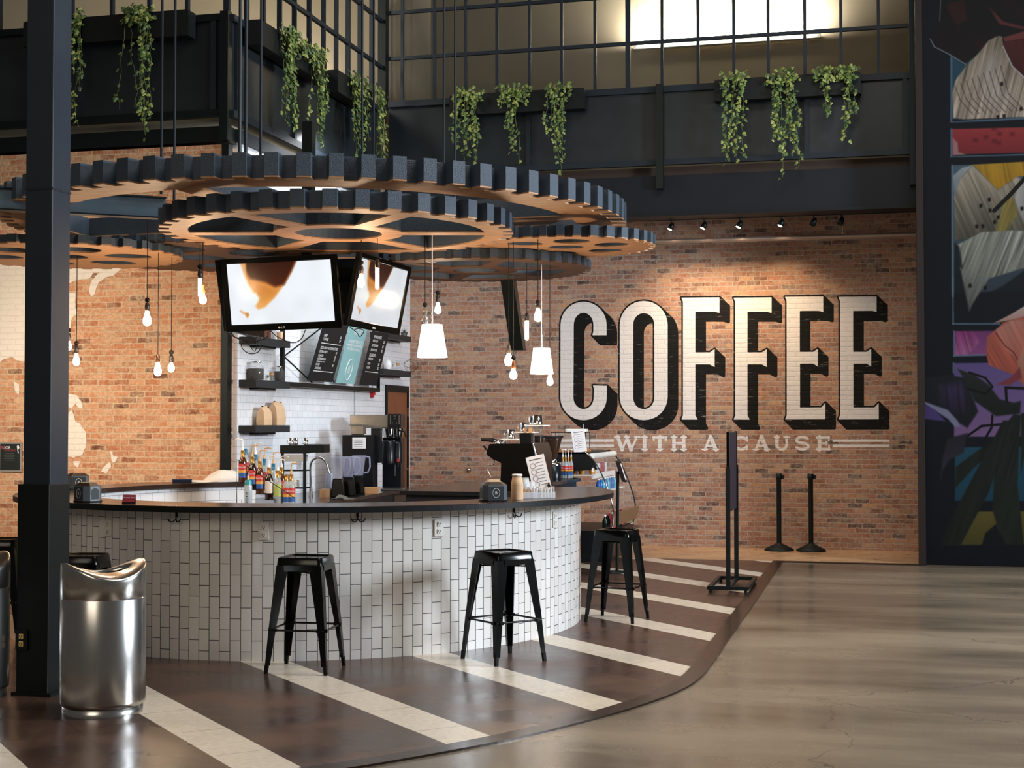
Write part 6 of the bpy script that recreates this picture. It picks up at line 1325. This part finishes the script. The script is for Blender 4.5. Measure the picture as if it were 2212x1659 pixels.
def etop(x, dy): p = atY(x, 958, YE+dy); return (p.x, p.y, tz+.002)
for i, (x, dy) in enumerate(((1066, .12), (1078, .22))):
    p = etop(x, dy); t = thing('portafilter', ('black handled portafilter lying at the machine edge', 'black handled portafilter lying behind the front one')[i], 'portafilter', (p[0], p[1], p[2]+.022), R(10), 'portafilters on the espresso machine')
    obj('handle', MB().tube([(-.12, 0, .018), (-.06, 0, .014), (0, 0, .0)], [.018, .017, .012], 10), m_cord, t); obj('basket', MB().lathe([(.030, -.022), (.032, .012), (.0001, .012)], (.04, 0, 0), 16), m_chrome, t)
t = thing('black_caddy', 'black square canister on the espresso machine with tan cards behind', 'canister', etop(1137, .12)); obj('canister_body', MB().box((0, 0, .052), (.115, .10, .104)), M('black_machine'), t, bevel=.004)
obj('tan_card', MB().box((-.02, .03, .12), (.03, .004, .05)).box((.035, .03, .125), (.035, .004, .06), .4), M('pale_wood'), t)
def plate_shelf(x0, x1, y, dy, lab, posts):
    a, b_ = atY(x0, y, YE+dy), atY(x1, y, YE+dy); t = thing('cup_shelf', lab, 'shelf', ((a.x+b_.x)/2, YE+dy+.1, a.z), 0, 'white step shelves on the espresso machine')
    w_ = (b_.x-a.x); obj('shelf_plate', MB().box((0, 0, -.005), (w_, .22, .010), 0, .02), m_white, t)
    for px_ in posts: obj('shelf_post', MB().tube([(px_*w_/2, 0, -.01), (px_*w_/2, 0, tz+.003-a.z)], .005, 6), m_steel, t)
    return a.z
z1_ = plate_shelf(1080, 1122, 948, .35, 'lowest white step shelf on the espresso machine', (-.7, .7)); z2_ = plate_shelf(1110, 1155, 933, .40, 'middle white step shelf on the espresso machine', (-.7, .7)); z3_ = plate_shelf(1134, 1179, 918, .45, 'highest white step shelf on the espresso machine', (-.4, .3))
def mug(x, z, dy, r, h, lab):
    p = atY(x, 930, YE+dy); t = thing('steel_mug', lab, 'mug', (p.x, YE+dy+.1, z+.001), 0, 'steel mugs above the espresso machine')
    obj('mug_body', MB().lathe([(r, 0), (r, h), (r*.93, h), (r*.93, .006), (.0001, .006)], n=24), m_chrome, t)
    obj('mug_handle', MB().tube([(-r, 0, h*.85), (-r*1.7, 0, h*.8), (-r*1.75, 0, h*.3), (-r, 0, h*.2)], .0035, 6), m_chrome, t)
mug(1099, z1_, .35, .038, .092, 'steel mug on the lowest white step shelf'); mug(1127, z2_, .40, .036, .092, 'steel mug on the middle white step shelf'); mug(1156, z3_, .45, .05, .095, 'large steel mug on the highest white step shelf'); mug(1146, z3_, .62, .04, .085, 'steel mug tucked behind the large one on the highest shelf')
def grinder(x, Yg, s_, lab):
    p = atY(x, 1043, Yg); t = thing('coffee_grinder', lab, 'coffee grinder', (p.x, Yg, 1.001), 0, 'coffee grinders on the service counter')
    obj('grinder_body', MB().lathe([(.088*s_, 0), (.088*s_, .16), (.078*s_, .165)], n=24), M('navy_black_gloss', '#131a22', .25), t)
    obj('steel_collar', MB().lathe([(.088*s_, .161), (.088*s_, .195), (.04, .198), (.035, .23)], n=24), m_chrome, t)
    obj('hopper', MB().lathe([(.028, .225), (.045, .27), (.095*s_, .46), (.098*s_, .49), (.0001, .492)], n=24), M('bean_hopper', '#3a281e', .25, var=.6, scale=110), t)
    obj('hopper_lid', MB().lathe([(.112*s_, .485), (.115*s_, .505), (.0001, .508)], n=24), m_cord, t)
    return t
grinder(1196, 16.5, 1.0, 'coffee grinder with a full bean hopper, right of the espresso machine'); 
t = grinder(1168, 16.8, .95, 'coffee grinder with an emptier grey hopper, just behind the espresso machine')
t = thing('brown_bag', 'brown paper coffee bag behind the espresso machine', 'paper bag', (atY(1172, 1000, 16.1).x, 16.1, 1.001)); obj('bag_body', MB().hull([(-.07, -.05, 0), (.07, -.05, 0), (.07, .05, 0), (-.07, .05, 0)], [(-.06, -.015, .30), (.06, -.015, .30), (.06, .015, .30), (-.06, .015, .30)]), M('brown_paper', '#8a5f44', .8, bump=.4), t); text('A', .09, frame((0, -.045, .13), (1, 0, 0), (0, .13, 1)), m_chalk, t)
for i, (x, Yy) in enumerate(((1216, 16.8), (1222, 16.7), (1228, 16.8), (1234, 16.88))):
    p = atY(x, 1030, Yy); syrup(Vector((p.x, Yy, 1.004)), 'clear', m_gold, 'red', (1, -1, 1, 1)[i], 'pumped sauce bottle beside the grinder, '+('leftmost of four', 'second of four', 'third of four', 'rightmost of four')[i], m_white, sc=.68)['group'] = 'sauce bottles beside the grinder'
wr = thing('wire_holder', 'black wire holder around the sauce bottles by the grinder', 'holder', (atY(1225, 1030, 16.8).x, 16.80, 1.0))
for z in (.004, .09): obj('wire_ring', MB().tube([(-.09, -.13, z), (.10, -.13, z), (.10, .13, z), (-.09, .13, z)], .004, 6, True), m_black, wr)
for x in (-.09, -.03, .03, .10): obj('wire_upright', MB().tube([(x, -.13, .004), (x, -.13, .09)], .004, 6), m_black, wr)

# ------------------------------------------------------------------ refrigerated display case
YC0, YC1 = 17.05, 18.62
prof = [atY(x, y, YC0) for x, y in ((1228, 978), (1264, 977), (1280, 992), (1294, 1014), (1305, 1038), (1314, 1062), (1321, 1085), (1325, 1105), (1324, 1130), (1319, 1150))]
PX = [(p.x, p.z) for p in prof]; xb = -3.95
dc = thing('display_case', 'curved glass refrigerated display case at the end of the counter', 'display case', (0, 0, 0))
def yprism(name, poly, y0, y1, mat, par=dc, bev=0):
    m = MB(); tri = tessellate_polygon([[Vector((a, b_, 0)) for a, b_ in poly]]); n_ = len(poly)
    m.add([(a, y0, b_) for a, b_ in poly]+[(a, y1, b_) for a, b_ in poly], [tuple(t) for t in tri]+[tuple(i+n_ for i in reversed(t)) for t in tri]+[(i, (i+1) % n_, (i+1) % n_+n_, i+n_) for i in range(n_)])
    return obj(name, m, mat, par, bevel=bev)
zlow = PX[-1][1]; zk0_ = zlow
yprism('base_cabinet', [(xb, 0), (PX[-1][0]-.03, 0), (PX[-1][0]+.02, zk0_), (xb, zk0_)], YC0, YC1, M('black_case', '#101418', .35))
zk0, zk1 = atY(1325, 1138, YC0).z, atY(1325, 1108, YC0).z
yprism('kick_panel', [(PX[-1][0]+.0, zk0), (PX[-1][0]+.05, zk0), (PX[-3][0]+.06, zk1), (PX[-3][0]+.015, zk1)], YC0+.03, YC1, M('wood_grain_panel', '#7a5f44', .45, scale=6), bev=.004)
yprism('side_header', [(xb, PX[0][1]), PX[1], PX[2], (PX[3][0]-.02, PX[3][1]), (PX[2][0]-.16, PX[3][1]-.02), (xb, PX[3][1]-.12)], YC0, YC0+.02, M('black_case'))
yprism('rear_panel', [(xb, zlow), (xb+.02, zlow), (xb+.02, PX[0][1]), (xb, PX[0][1])], YC0, YC1, M('black_case'))
yprism('top_panel', [(xb, PX[0][1]-.02), (PX[1][0], PX[1][1]-.02), PX[1], (xb, PX[0][1])], YC0, YC1, m_black)
obj('top_light', MB().tube([(PX[2][0]-.02, YC0+.03, PX[2][1]+.035), (PX[2][0]-.02, YC1, PX[2][1]+.035)], .035, 10), m_white, dc)
for y, nm in ((YC0, 'front_rim'), (YC1, 'rear_rim')): obj('curved_rim', MB().tube([(a+.004, y, b_) for a, b_ in PX[1:]], .009, 6), m_chrome if y == YC0 else m_black, dc)
m = MB(); gl = PX[2:8]; vs = [(a, y, b_) for y in (YC0, YC1) for a, b_ in gl]; k = len(gl); m.add(vs, [(i, i+1, k+i+1, k+i) for i in range(k-1)], True)
obj('curved_glass', m, M('case_glass', '#dfe8ea', .03, var=0, alpha=.13, spec=.8), dc)
zsh = [atY(1285, 1026, YC0).z, atY(1290, 1062, YC0).z, zlow+.01]
for i, (z, xe) in enumerate(zip(zsh, (-3.34, -3.20, -3.13))): yprism('case_shelf', [(xb+.02, z-.012), (xe, z-.012), (xe, z), (xb+.02, z)], YC0+.03, YC1-.03, m_white if i < 2 else m_black)
yprism('price_strip', [(-3.34, zsh[0]-.05), (-3.33, zsh[0]-.05), (-3.33, zsh[0]+.01), (-3.34, zsh[0]+.01)], YC0+.03, YC1-.03, m_white)
for i, (x, dy) in enumerate(((1238, .12), (1255, .12), (1278, .12))):
    p = atY(x, 1020, YC0+dy); t = thing('muffin', 'orange wrapped muffin in the display case, '+('left', 'middle', 'right')[i]+' of three', 'muffin', (p.x, YC0+dy+.04, zsh[0]+.001), 0, 'muffins in the display case')
    obj('wrapper', MB().lathe([(.034, 0), (.044, .06), (.0001, .06)], n=16), M('orange_wrapper', '#d98f2b', .6), t); obj('muffin_top', MB().lathe([(.046, .058), (.045, .072), (.028, .09), (.0001, .096)], n=16), M('pale_frosting', '#c9c6b8', .6), t)
def case_row(kind, n, x_, y0, dy, z, mats, r, h, lab, grp):
    for k in range(n):
        c = mats[k % len(mats)]; t = thing(kind, lab % (('front', 'second', 'third', 'fourth', 'fifth', 'sixth', 'seventh', 'last')[k] if k < n-1 else 'rearmost'), 'can' if kind == 'drink_can' else 'bottle', (x_, y0+dy*k, z+.001), 0, grp)
        if kind == 'drink_can': obj('can_body', MB().lathe([(r*.8, 0), (r, .012), (r, h-.012), (r*.8, h), (.0001, h-.002)], n=14), c[0], t); obj('can_top', MB().lathe([(r*.78, h-.001), (r*.78, h+.001), (.0001, h+.001)], n=14), m_chrome, t)
        else: obj('bottle_body', MB().lathe([(r*.9, 0), (r, .01), (r, h*.62), (r*.4, h*.84), (r*.4, h*.92)], n=14), c[0], t); obj('bottle_cap', MB().lathe([(r*.45, h*.9), (r*.45, h), (.0001, h)], n=12), c[1], t)
cw, cr_ = M('white_can', '#d5d8dc', .3), M('red_can', '#a8222c', .3)
case_row('drink_can', 6, -3.43, YC0+.55, .16, zsh[0], [(cw,), (cw,), (cw,), (cr_,), (cr_,), (cw,)], .033, .12, '%s can in the upper row of the display case', 'cans on the upper case shelf')
cbu, cte = M('blue_bottle', '#1c5ca8', .2), M('teal_bottle', '#4fb0c4', .2); cpk, cdg, crd = M('pink_bottle', '#c65868', .25), M('dark_green_bottle', '#10201c', .2), M('red_cap', '#a02430', .3)
case_row('drink_bottle', 8, -3.27, YC0+.10, .15, zsh[1], [(cbu, m_white), (cbu, m_white), (cte, m_white), (cbu, m_white), (cte, m_white)], .031, .15, '%s blue capped bottle in the middle row of the display case', 'bottles on the middle case shelf')
case_row('drink_bottle', 8, -3.19, YC0+.10, .16, zsh[2], [(cdg, m_white), (cdg, crd), (cpk, crd), (cpk, m_white), (cpk, crd)], .034, .19, '%s bottle in the lowest row of the display case', 'bottles on the lowest case shelf')
q = atY(1365, 1100, YC1-.2); t = thing('green_sign', 'small green card standing on the far end of the display case', 'sign', (q.x-.03, YC1-.12, atY(1365, 1128, YC1-.2).z)); obj('sign_card', MB().box((.015, 0, .06), (.008, .11, .17)), m_paper, t); obj('sign_face', MB().box((.0205, 0, .06), (.003, .09, .15)), M('green_face', '#2f8a68', .5), t); obj('sign_face', MB().box((.015, -.0565, .06), (.006, .002, .15)), M('green_face'), t)
t = thing('padlock', 'small white tag hanging on the rim of the display case', 'tag', atY(1281, 1012, YC0-.02)); obj('tag_body', MB().box((0, 0, -.02), (.03, .006, .05)), m_white, t); obj('tag_loop', MB().tube([(-.01, 0, .004), (-.008, 0, .022), (.008, 0, .022), (.01, 0, .004)], .002, 6), m_steel, t)
# glass pastry box and menu card on the case
ztop = PX[0][1]+.001
t = thing('pastry_box', 'black framed glass pastry box with a wooden base on the display case', 'pastry box', (-3.68, YC0+.42, ztop), 0)
obj('wooden_base', MB().box((0, 0, .02), (.46, .30, .04), 0, .01), M('honey_wood', '#b9763a', .5), t)
m = MB(); a, b_, h_ = .215, .13, .20
for x in (-a, a):
    for y in (-b_, b_): m.tube([(x, y, .04), (x, y, .04+h_)], .005, 6)
m.tube([(-a, -b_, .04+h_), (a, -b_, .04+h_), (a, b_, .04+h_), (-a, b_, .04+h_)], .005, 6, True).tube([(.06, -b_, .04), (.06, -b_, .04+h_)], .005, 6)
obj('frame', m, m_black, t); obj('glass_sides', MB().box((0, 0, .04+h_/2), (.425, .255, h_-.004)), M('case_glass'), t)
t2 = thing('white_tray', 'white lid lying on top of the glass pastry box', 'tray', (-3.60, YC0+.42, ztop+.246)); obj('tray_body', MB().box((0, 0, .018), (.26, .2, .036), 0, .02), m_white, t2, bevel=.006)
mc = menu_card(Vector((atY(1252, 977, YC0+.1).x, YC0+.16, ztop)), .16, .27, R(-6), R(8), 'white menu card standing on the display case before the pastry box', False); mc.children[0].rotation_euler = (R(-6), R(-8), 0)
obj('card_holder', MB().tube([(.03, .03, 0), (.03, .03, .34)], .004, 6), m_white, mc)

# ------------------------------------------------------------------ planters and hanging ivy
def leaf_mat(name, a, b_, c):
    m, nt, bb_ = new_mat(name); g = N(nt, 'ShaderNodeNewGeometry'); r = ramp(nt, [(.0, a), (.5, b_), (1, c)]); nt.links.new(g.outputs['Random Per Island'], r.inputs[0]); nt.links.new(r.outputs[0], bb_.inputs['Base Color']); bb_.inputs['Roughness'].default_value = .45; bb_.inputs['Subsurface Weight'].default_value = .0
    return m
m_ivy = leaf_mat('ivy_leaf', '#34462a', '#617a3a', '#a3a858')
m_vine = M('vine_stem', '#5a6a34', .6)
LEAF = [(0, 0), (.35, .10), (.50, .42), (.26, .50), (.30, .86), (0, 1.12), (-.30, .86), (-.26, .50), (-.50, .42), (-.35, .10)]
def ivy(P0, along, out, strands, label, seed):
    rnd = random.Random(seed); t = thing('hanging_ivy', label, 'ivy plant', P0, 0, 'ivy hanging over the balcony rails')
    fo, st = MB(), MB(); al, ou = Vector(along).normalized(), Vector(out).normalized()
    def leaf(p, sz):
        a = rnd.uniform(-1.1, 1.1); nrm = (ou*rnd.uniform(.5, 1.2)+al*rnd.uniform(-.7, .7)+Vector((0, 0, rnd.uniform(-.1, .7)))).normalized()
        dn = Vector((0, 0, -1))*math.cos(a)+al*math.sin(a); y_ = (dn-nrm*dn.dot(nrm)).normalized(); x_ = y_.cross(nrm)
        cv = rnd.uniform(.05, .25)
        fo.add([p+(x_*lx+y_*ly+nrm*(-cv*abs(lx)))*sz for lx, ly in LEAF]+[p+(y_*.45+nrm*.10)*sz], [(10, i, (i+1) % 10) for i in range(10)])
    for off_, L_, dens, wd in strands:
        for q in range(max(1, int(wd/.035))):
            x = off_+rnd.uniform(-wd/2, wd/2); ll = L_*rnd.uniform(.55, 1.02) if q else L_; p = al*x+ou*rnd.uniform(.02, .08)+Vector((0, 0, rnd.uniform(-.02, .06))); pts = [p.copy()]
            k = int(ll/.033)
            for i in range(k):
                p = p+al*rnd.uniform(-.016, .016)+ou*rnd.uniform(-.008, .009)+Vector((0, 0, -ll/k)); pts.append(p.copy())
                if rnd.random() < dens: leaf(p+al*rnd.uniform(-.03, .03)+ou*rnd.uniform(0, .03), rnd.uniform(.034, .058))
            st.tube(pts[::2] if len(pts) > 3 else pts, .0028, 4)
        for i in range(int(wd*170)): leaf(al*(off_+rnd.uniform(-wd*.65, wd*.65))+ou*rnd.uniform(-.04, .09)+Vector((0, 0, rnd.uniform(-.10, .09))), rnd.uniform(.04, .06))
    f = obj('ivy_foliage', fo, m_ivy, t); f['kind'] = 'stuff'; obj('ivy_stems', st, m_vine, t)
    return t
def planter(a, b_, z, along, label):
    t = thing('rail_planter', label, 'planter', a, 0, 'black planter boxes on the balcony rails'); d = Vector(b_)-Vector(a); L_ = d.length
    obj('planter_box', strip_box(MB(), (0, 0), (d.x, d.y), -.26, 0, .16), M('planter_black', '#121516', .6), t)
    obj('planter_soil', strip_box(MB(), (d.x*.02, d.y*.02), (d.x*.98, d.y*.98), -.01, .012, .13), M('dark_soil', '#1f1a14', .9, bump=.8, scale=60), t)
zr_, zl_ = 5.93, 5.82
def bx(x): return atY(x, 200, YF-.14).x
for x0, x1, lab in ((1545, 1860, 'black rail planter over the right of the rear balcony'), (975, 1265, 'black rail planter over the middle of the rear balcony')): planter((bx(x0), YF-.145, zr_), (bx(x1), YF-.145, zr_), 0, 0, lab)
def fx_(x): return atY(x, 100, YL-.14).x
for x0, x1, lab in ((185, 415, 'black rail planter right of the column on the left balcony'), (60, 180, 'black rail planter partly behind the steel column')): planter((fx_(x0), YL-.145, zl_+.02), (fx_(x1), YL-.145, zl_+.02), 0, 0, lab)
def sy_(x): return atX(x, 120, X0+.14).y
for x0, x1, lab in ((545, 690, 'black rail planter on the nearer part of the side balcony'), (715, 790, 'black rail planter near the inner corner of the side balcony')): planter((X0+.15, sy_(x0), zl_+.02), (X0+.15, sy_(x1), zl_+.02), 0, 0, lab)
B = lambda x, st_, lab, sd: ivy((bx(x), YF-.22, zr_+.02), (1, 0, 0), (0, -1, 0), st_, lab, sd)
B(1587, [(0, 1.12, .85, .27)], 'ivy hanging on the rear balcony, leftmost of the right three', 1)
B(1690, [(0, 1.15, .9, .33), (.0, 1.3, .5, .04)], 'thickest ivy on the rear balcony, middle of the right three', 2)
B(1805, [(-.12, .55, .7, .12), (.14, .85, .7, .16), (0, .12, .9, .42)], 'ivy with two thin tails nearest the mural', 3)
B(1013, [(.02, .92, .8, .33), (-.15, .5, .5, .08)], 'bushy ivy on the rear balcony behind the ceiling rods', 4)
B(1115, [(-.03, .85, .75, .20), (.05, 1.0, .4, .05), (0, .2, .8, .34)], 'ivy in the middle of the rear balcony planter', 5)
B(1212, [(0, .98, .8, .26), (.0, 1.2, .3, .03)], 'ivy at the right end of the middle rear planter', 6)
Fv = lambda x, st_, lab, sd: ivy((fx_(x), YL-.22, zl_+.03), (1, 0, 0), (0, -1, 0), st_, lab, sd)
Fv(170, [(0, .95, .85, .20), (.08, 1.15, .6, .08)], 'ivy on the left balcony beside the column', 7)
Fv(292, [(0, 1.0, .35, .10), (.03, .2, .8, .16)], 'sparse thin ivy strand on the left balcony', 8)
Fv(325, [(0, 1.15, .85, .16), (.0, 1.3, .4, .03)], 'dense ivy right beside the sparse strand on the left balcony', 9)
Sv = lambda x, st_, lab, sd: ivy((X0+.24, sy_(x), zl_+.03), (0, 1, 0), (1, 0, 0), st_, lab, sd)
Sv(598, [(0, 1.05, .9, .32), (.1, .9, .7, .1)], 'ivy on the side balcony, nearest the balcony corner', 10)
Sv(660, [(0, 1.10, .8, .36), (-.3, .15, .9, .5)], 'ivy on the side balcony, second from the corner', 11)
Sv(752, [(0, .98, .9, .42)], 'thick ivy on the side balcony beside the ceiling rods', 12)
Sv(790, [(0.1, .98, .7, .36)], 'ivy in the inner corner where the two balconies meet', 13)
